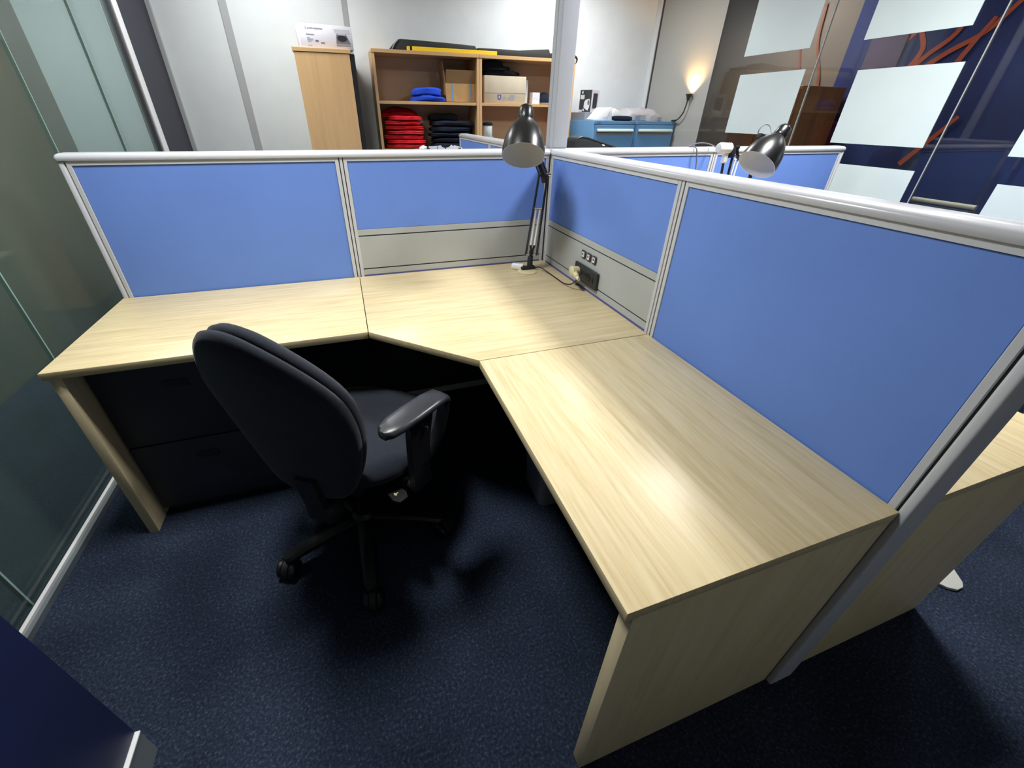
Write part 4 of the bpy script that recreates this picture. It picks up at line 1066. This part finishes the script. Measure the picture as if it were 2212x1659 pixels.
# back cubicles: white carton, black case, red bag
t = thing('open_carton', 'white open carton with black corner trim behind the left screens', 'box', (-0.40, 0.45, DESK))
wc = MB(); X0, X1, Y0, Y1 = -0.495, -0.325, 0.42, 0.60
Z1 = 1.205
wc.box(X0, X1, Y0, Y0 + 0.004, DESK, Z1).box(X0, X1, Y1 - 0.004, Y1, DESK, Z1).box(X0, X0 + 0.004, Y0, Y1, DESK, Z1).box(X1 - 0.004, X1, Y0, Y1, DESK, Z1).box(X0, X1, Y0, Y1, DESK, DESK + 0.004)
part('body', wc, M['white'], t, 0, world=True)
fl = MB()
fl.prism([(X0 + 0.004, Z1), (X0 + 0.006, 1.224), (-0.44, 1.226), (-0.428, 1.229), (-0.42, 1.221), (-0.405, 1.216), (-0.405, Z1)], 0, 0.003, 0, 1, Matrix.Translation((0, Y0 + 0.002, 0)) @ SW)
fl.prism([(-0.40, Z1), (-0.40, 1.217), (-0.382, 1.221), (-0.371, 1.231), (-0.36, 1.224), (-0.335, 1.222), (X1 - 0.004, Z1)], 0, 0.003, 0, 1, Matrix.Translation((0, Y0 + 0.002, 0)) @ SW)
part('flap', fl, M['white'], t, 0, world=True)
part('trim', MB().box(X0 - 0.004, X0 + 0.010, Y0 - 0.003, Y0 + 0.01, DESK, 1.217).box(X1 - 0.010, X1 + 0.004, Y0 - 0.003, Y0 + 0.01, DESK, 1.217).box(-0.404, -0.4005, Y0 - 0.0025, Y0 + 0.003, DESK, 1.216).box(-0.447, -0.4445, Y0 - 0.0025, Y0 + 0.003, DESK, 1.223), M['printblk'], t, 0, world=True)
part('side_flap', MB().prism([(X0 - 0.022, 1.20), (X0 - 0.020, 1.211), (X0, 1.222), (X0, 1.19)], 0, 0.12, 0, 1, Matrix.Translation((0, Y0 + 0.14, 0)) @ SW).prism([(X1, 1.19), (X1, 1.221), (X1 + 0.016, 1.216), (X1 + 0.02, 1.205)], 0, 0.12, 0, 1, Matrix.Translation((0, Y0 + 0.14, 0)) @ SW), M['white'], t, 0, world=True)
t = thing('carry_case', 'black padded case leaning behind the far blue screen', 'case', (0.75, 0.7, DESK))
po = [(0.47, DESK), (0.482, 1.19), (0.497, 1.24), (0.515, 1.254), (0.54, 1.258), (0.58, 1.252), (0.70, 1.222), (0.81, 1.193), (0.98, 1.14), (1.0, 1.1), (1.0, DESK)]
part('body', MB().prism(po, -0.13, 0, 0.014, 3, Matrix.Translation((0, 0.7, 0)) @ SW), M['caseblk'], t, world=True)
part('seam', MB().tube([(x + 0.004, 0.697, z_ - 0.003) for x, z_ in po[1:8]], 0.003, 6), M['rodgrey'], t, 50, world=True)
part('tag', MB().prism([(0.70 + 0.011 * math.cos(a), 1.207 + 0.004 * math.sin(a) - 0.002 * math.cos(a)) for a in [2 * PI * k / 16 for k in range(16)]], 0, 0.002, 0, 1, Matrix.Translation((0, 0.6985, 0)) @ SW), M['white'], t, 0, world=True)
solo('cloth_bag', MB().rings([rrect(0.52, 0.91, 0.085 * k, 0.07 * k, 0.03 * k, zz) for k, zz in ((0.9, DESK + 0.0005), (1.0, DESK + 0.05), (1.0, 1.05), (0.9, 1.17), (0.75, 1.205), (0.4, 1.214))]), M['red'], 'red cloth bag partly hidden behind the black case', 'bag', smooth=60)

# ------------------------------------------------------------------ sheets on the right glass
def sheet(y0, y1, z0, z1, lab):
    mb = MB().box(XR - 0.0095, XR - 0.0062, min(y0, y1), max(y0, y1), z0, z1)
    return solo('board_sheet', mb, M['paper'], lab, 'sheet', 'white sheets on the right glass', smooth=0)
sheet(1.275, 0.725, 1.782, 2.19, 'white sheet on the right glass, upper row nearest the uplight')
sheet(1.262, 0.702, 1.262, 1.663, 'white sheet on the right glass above the tilted lamp')
sheet(0.375, -0.15, 1.785, 2.19, 'white sheet on the right glass, upper row at top right')
sheet(0.338, -0.197, 1.236, 1.632, 'white sheet on the right glass, large square right of the lamp')
sheet(0.33, -0.215, 0.72, 1.118, 'white sheet on the right glass just above the right screen')
sheet(-0.566, -1.10, 1.222, 1.63, 'white sheet on the right glass cut by the picture edge, higher')
sheet(-0.59, -1.10, 0.70, 1.098, 'white sheet on the right glass cut by the picture edge, lower')

# ------------------------------------------------------------------ the room beyond the right glass
def ribbon(pts, w, lab):
    """painted branch on the far wall, in y,z"""
    P = spline([(3.5985 - 0.0025 * (len(bpy.data.objects) % 9), y, z_) for y, z_ in pts], 6)
    mb = MB(); rr = []
    for i, p in enumerate(P):
        a = P[max(0, i - 1)]; b = P[min(len(P) - 1, i + 1)]
        dv = (b - a).normalized(); nv = Vector((0, -dv.z, dv.y))
        ww = w * (1 - 0.4 * i / len(P))
        rr.append([tuple(p + nv * ww + Vector((0.001, 0, 0))), tuple(p - nv * ww + Vector((0.001, 0, 0))), tuple(p - nv * ww - Vector((0.001, 0, 0))), tuple(p + nv * ww - Vector((0.001, 0, 0)))])
    return mb.rings(rr)
mt = thing('wall_mural', 'orange branch mural on the navy wall beyond the right glass', 'mural', (3.598, 0.9, 1.2))
for pts in ([(1.18, 1.66), (1.09, 1.85), (0.98, 1.98), (0.93, 2.12), (0.97, 2.3)], [(0.95, 1.68), (0.88, 1.85), (0.95, 2.0), (0.93, 2.15)], [(0.98, 1.62), (0.84, 1.80), (0.70, 1.93), (0.66, 2.1), (0.60, 2.3)], [(0.96, 1.60), (0.72, 1.80), (0.52, 1.92), (0.40, 2.08), (0.25, 2.25)], [(0.62, 1.70), (0.56, 1.86), (0.50, 2.0)], [(0.66, 1.05), (0.52, 1.25), (0.42, 1.4)]):
    part('branch', ribbon(pts, 0.02, ''), M['branch'], mt, 0, world=True)
for pts in ([(1.95, 1.3), (1.98, 1.55), (1.90, 1.75), (1.98, 2.0), (2.0, 2.3)], [(1.62, 1.55), (1.68, 1.75), (1.80, 2.0), (1.84, 2.3)]):
    part('branch', ribbon(pts, 0.014, ''), M['branchdim'], mt, 0, world=True)
solo('wall_poster', MB().box(3.588, 3.599, 1.02, 1.3, 1.5, 2.3), M['purple'], 'purple grey poster beside the orange branches', 'poster', smooth=0)
t = thing('notice_board', 'black board with pale dots at the far right edge', 'board', (3.59, -0.35, 1.2))
part('board', MB().box(3.575, 3.598, -0.75, -0.08, 1.22, 2.0), M['boardblk'], t, 0, world=True)
dts = MB()
for k in range(12):
    dts.lathe([(0, 0.012), (0.002, 0.012)], (3.574, -0.2 - 0.12 * (k % 4), 1.3 + 0.15 * (k // 4)), (-1, 0, 0), 10)
part('pin', dts, M['offwhite'], t, 0, world=True)
t = thing('cupboard', 'brown wooden cupboard seen through the right glass', 'cupboard', (3.2, 1.8, 0))
part('body', MB().box(3.02, 3.55, 1.33, 2.02, 0, 1.62, 0.002, 1), M['brownwood'], t, 0, world=True)
for y0, y1 in ((1.34, 1.672), (1.678, 2.01)):
    dr = part('door', MB().box(3.0, 3.0195, y0, y1, 0.06, 1.6, 0.002, 1), M['brownwood'], t, 0, world=True)
    part('knob', MB().lathe([(0, 0.008), (0.012, 0.012), (0.018, 0.008)], (2.9995, y0 + (0.29 if y0 < 1.5 else 0.04), 1.0), (-1, 0, 0), 14), M['steel'], dr, world=True)
t = thing('sling_chair', 'chair with cream top tube beyond the right glass', 'chair', (2.95, -0.15, 0))
part('top_tube', MB().tube([(2.80, 0.03, 0.905), (2.80, -0.315, 0.905)], 0.016, 12), M['creamtube'], t, 50, world=True)
part('back_sling', MB().box(2.797, 2.803, -0.30, 0.01, 0.55, 0.893), M['sling'], t, 0, world=True)
for yy in (-0.305, 0.02):
    part('frame', MB().tube(spline([(2.81, yy, 0.9), (2.83, yy, 0.7), (2.88, yy, 0.45), (3.22, yy, 0.45), (3.26, yy, 0.42), (3.27, yy, 0.02), (3.2, yy, 0.011), (2.85, yy, 0.011)], 5), 0.010, 8), M['chrome'], t, 50, world=True)
part('seat', MB().box(2.87, 3.25, -0.295, 0.01, 0.455, 0.475, 0.006, 2), M['sling'], t, world=True)

# ------------------------------------------------------------------ world and camera
wd0 = bpy.data.worlds.new('room_world'); wd0.use_nodes = True
wd0.node_tree.nodes['Background'].inputs['Color'].default_value = (0.05, 0.055, 0.06, 1)
wd0.node_tree.nodes['Background'].inputs['Strength'].default_value = 0.3
S.world = wd0

cam = bpy.data.cameras.new('camera'); co = bpy.data.objects.new('camera', cam); COL.objects.link(co)
cam.sensor_fit = 'HORIZONTAL'; cam.sensor_width = 36.0
cam.lens = 880.6562 / 2212 * 36.0
cam.shift_x = 41.7019 / 2212; cam.shift_y = -43.9025 / 2212
cam.clip_start = 0.02; cam.clip_end = 50
Rv = Vector((0.94929889, -0.3141133, 0.01282374)); Uv = Vector((0.15326868, 0.49804587, 0.85349811)); Fv = Vector((0.27448192, 0.80825933, -0.52093812))
mw = Matrix((( Rv.x, Uv.x, -Fv.x, -0.9196), (Rv.y, Uv.y, -Fv.y, -1.9115), (Rv.z, Uv.z, -Fv.z, 1.3653), (0, 0, 0, 1)))
co.matrix_world = mw
S.camera = co
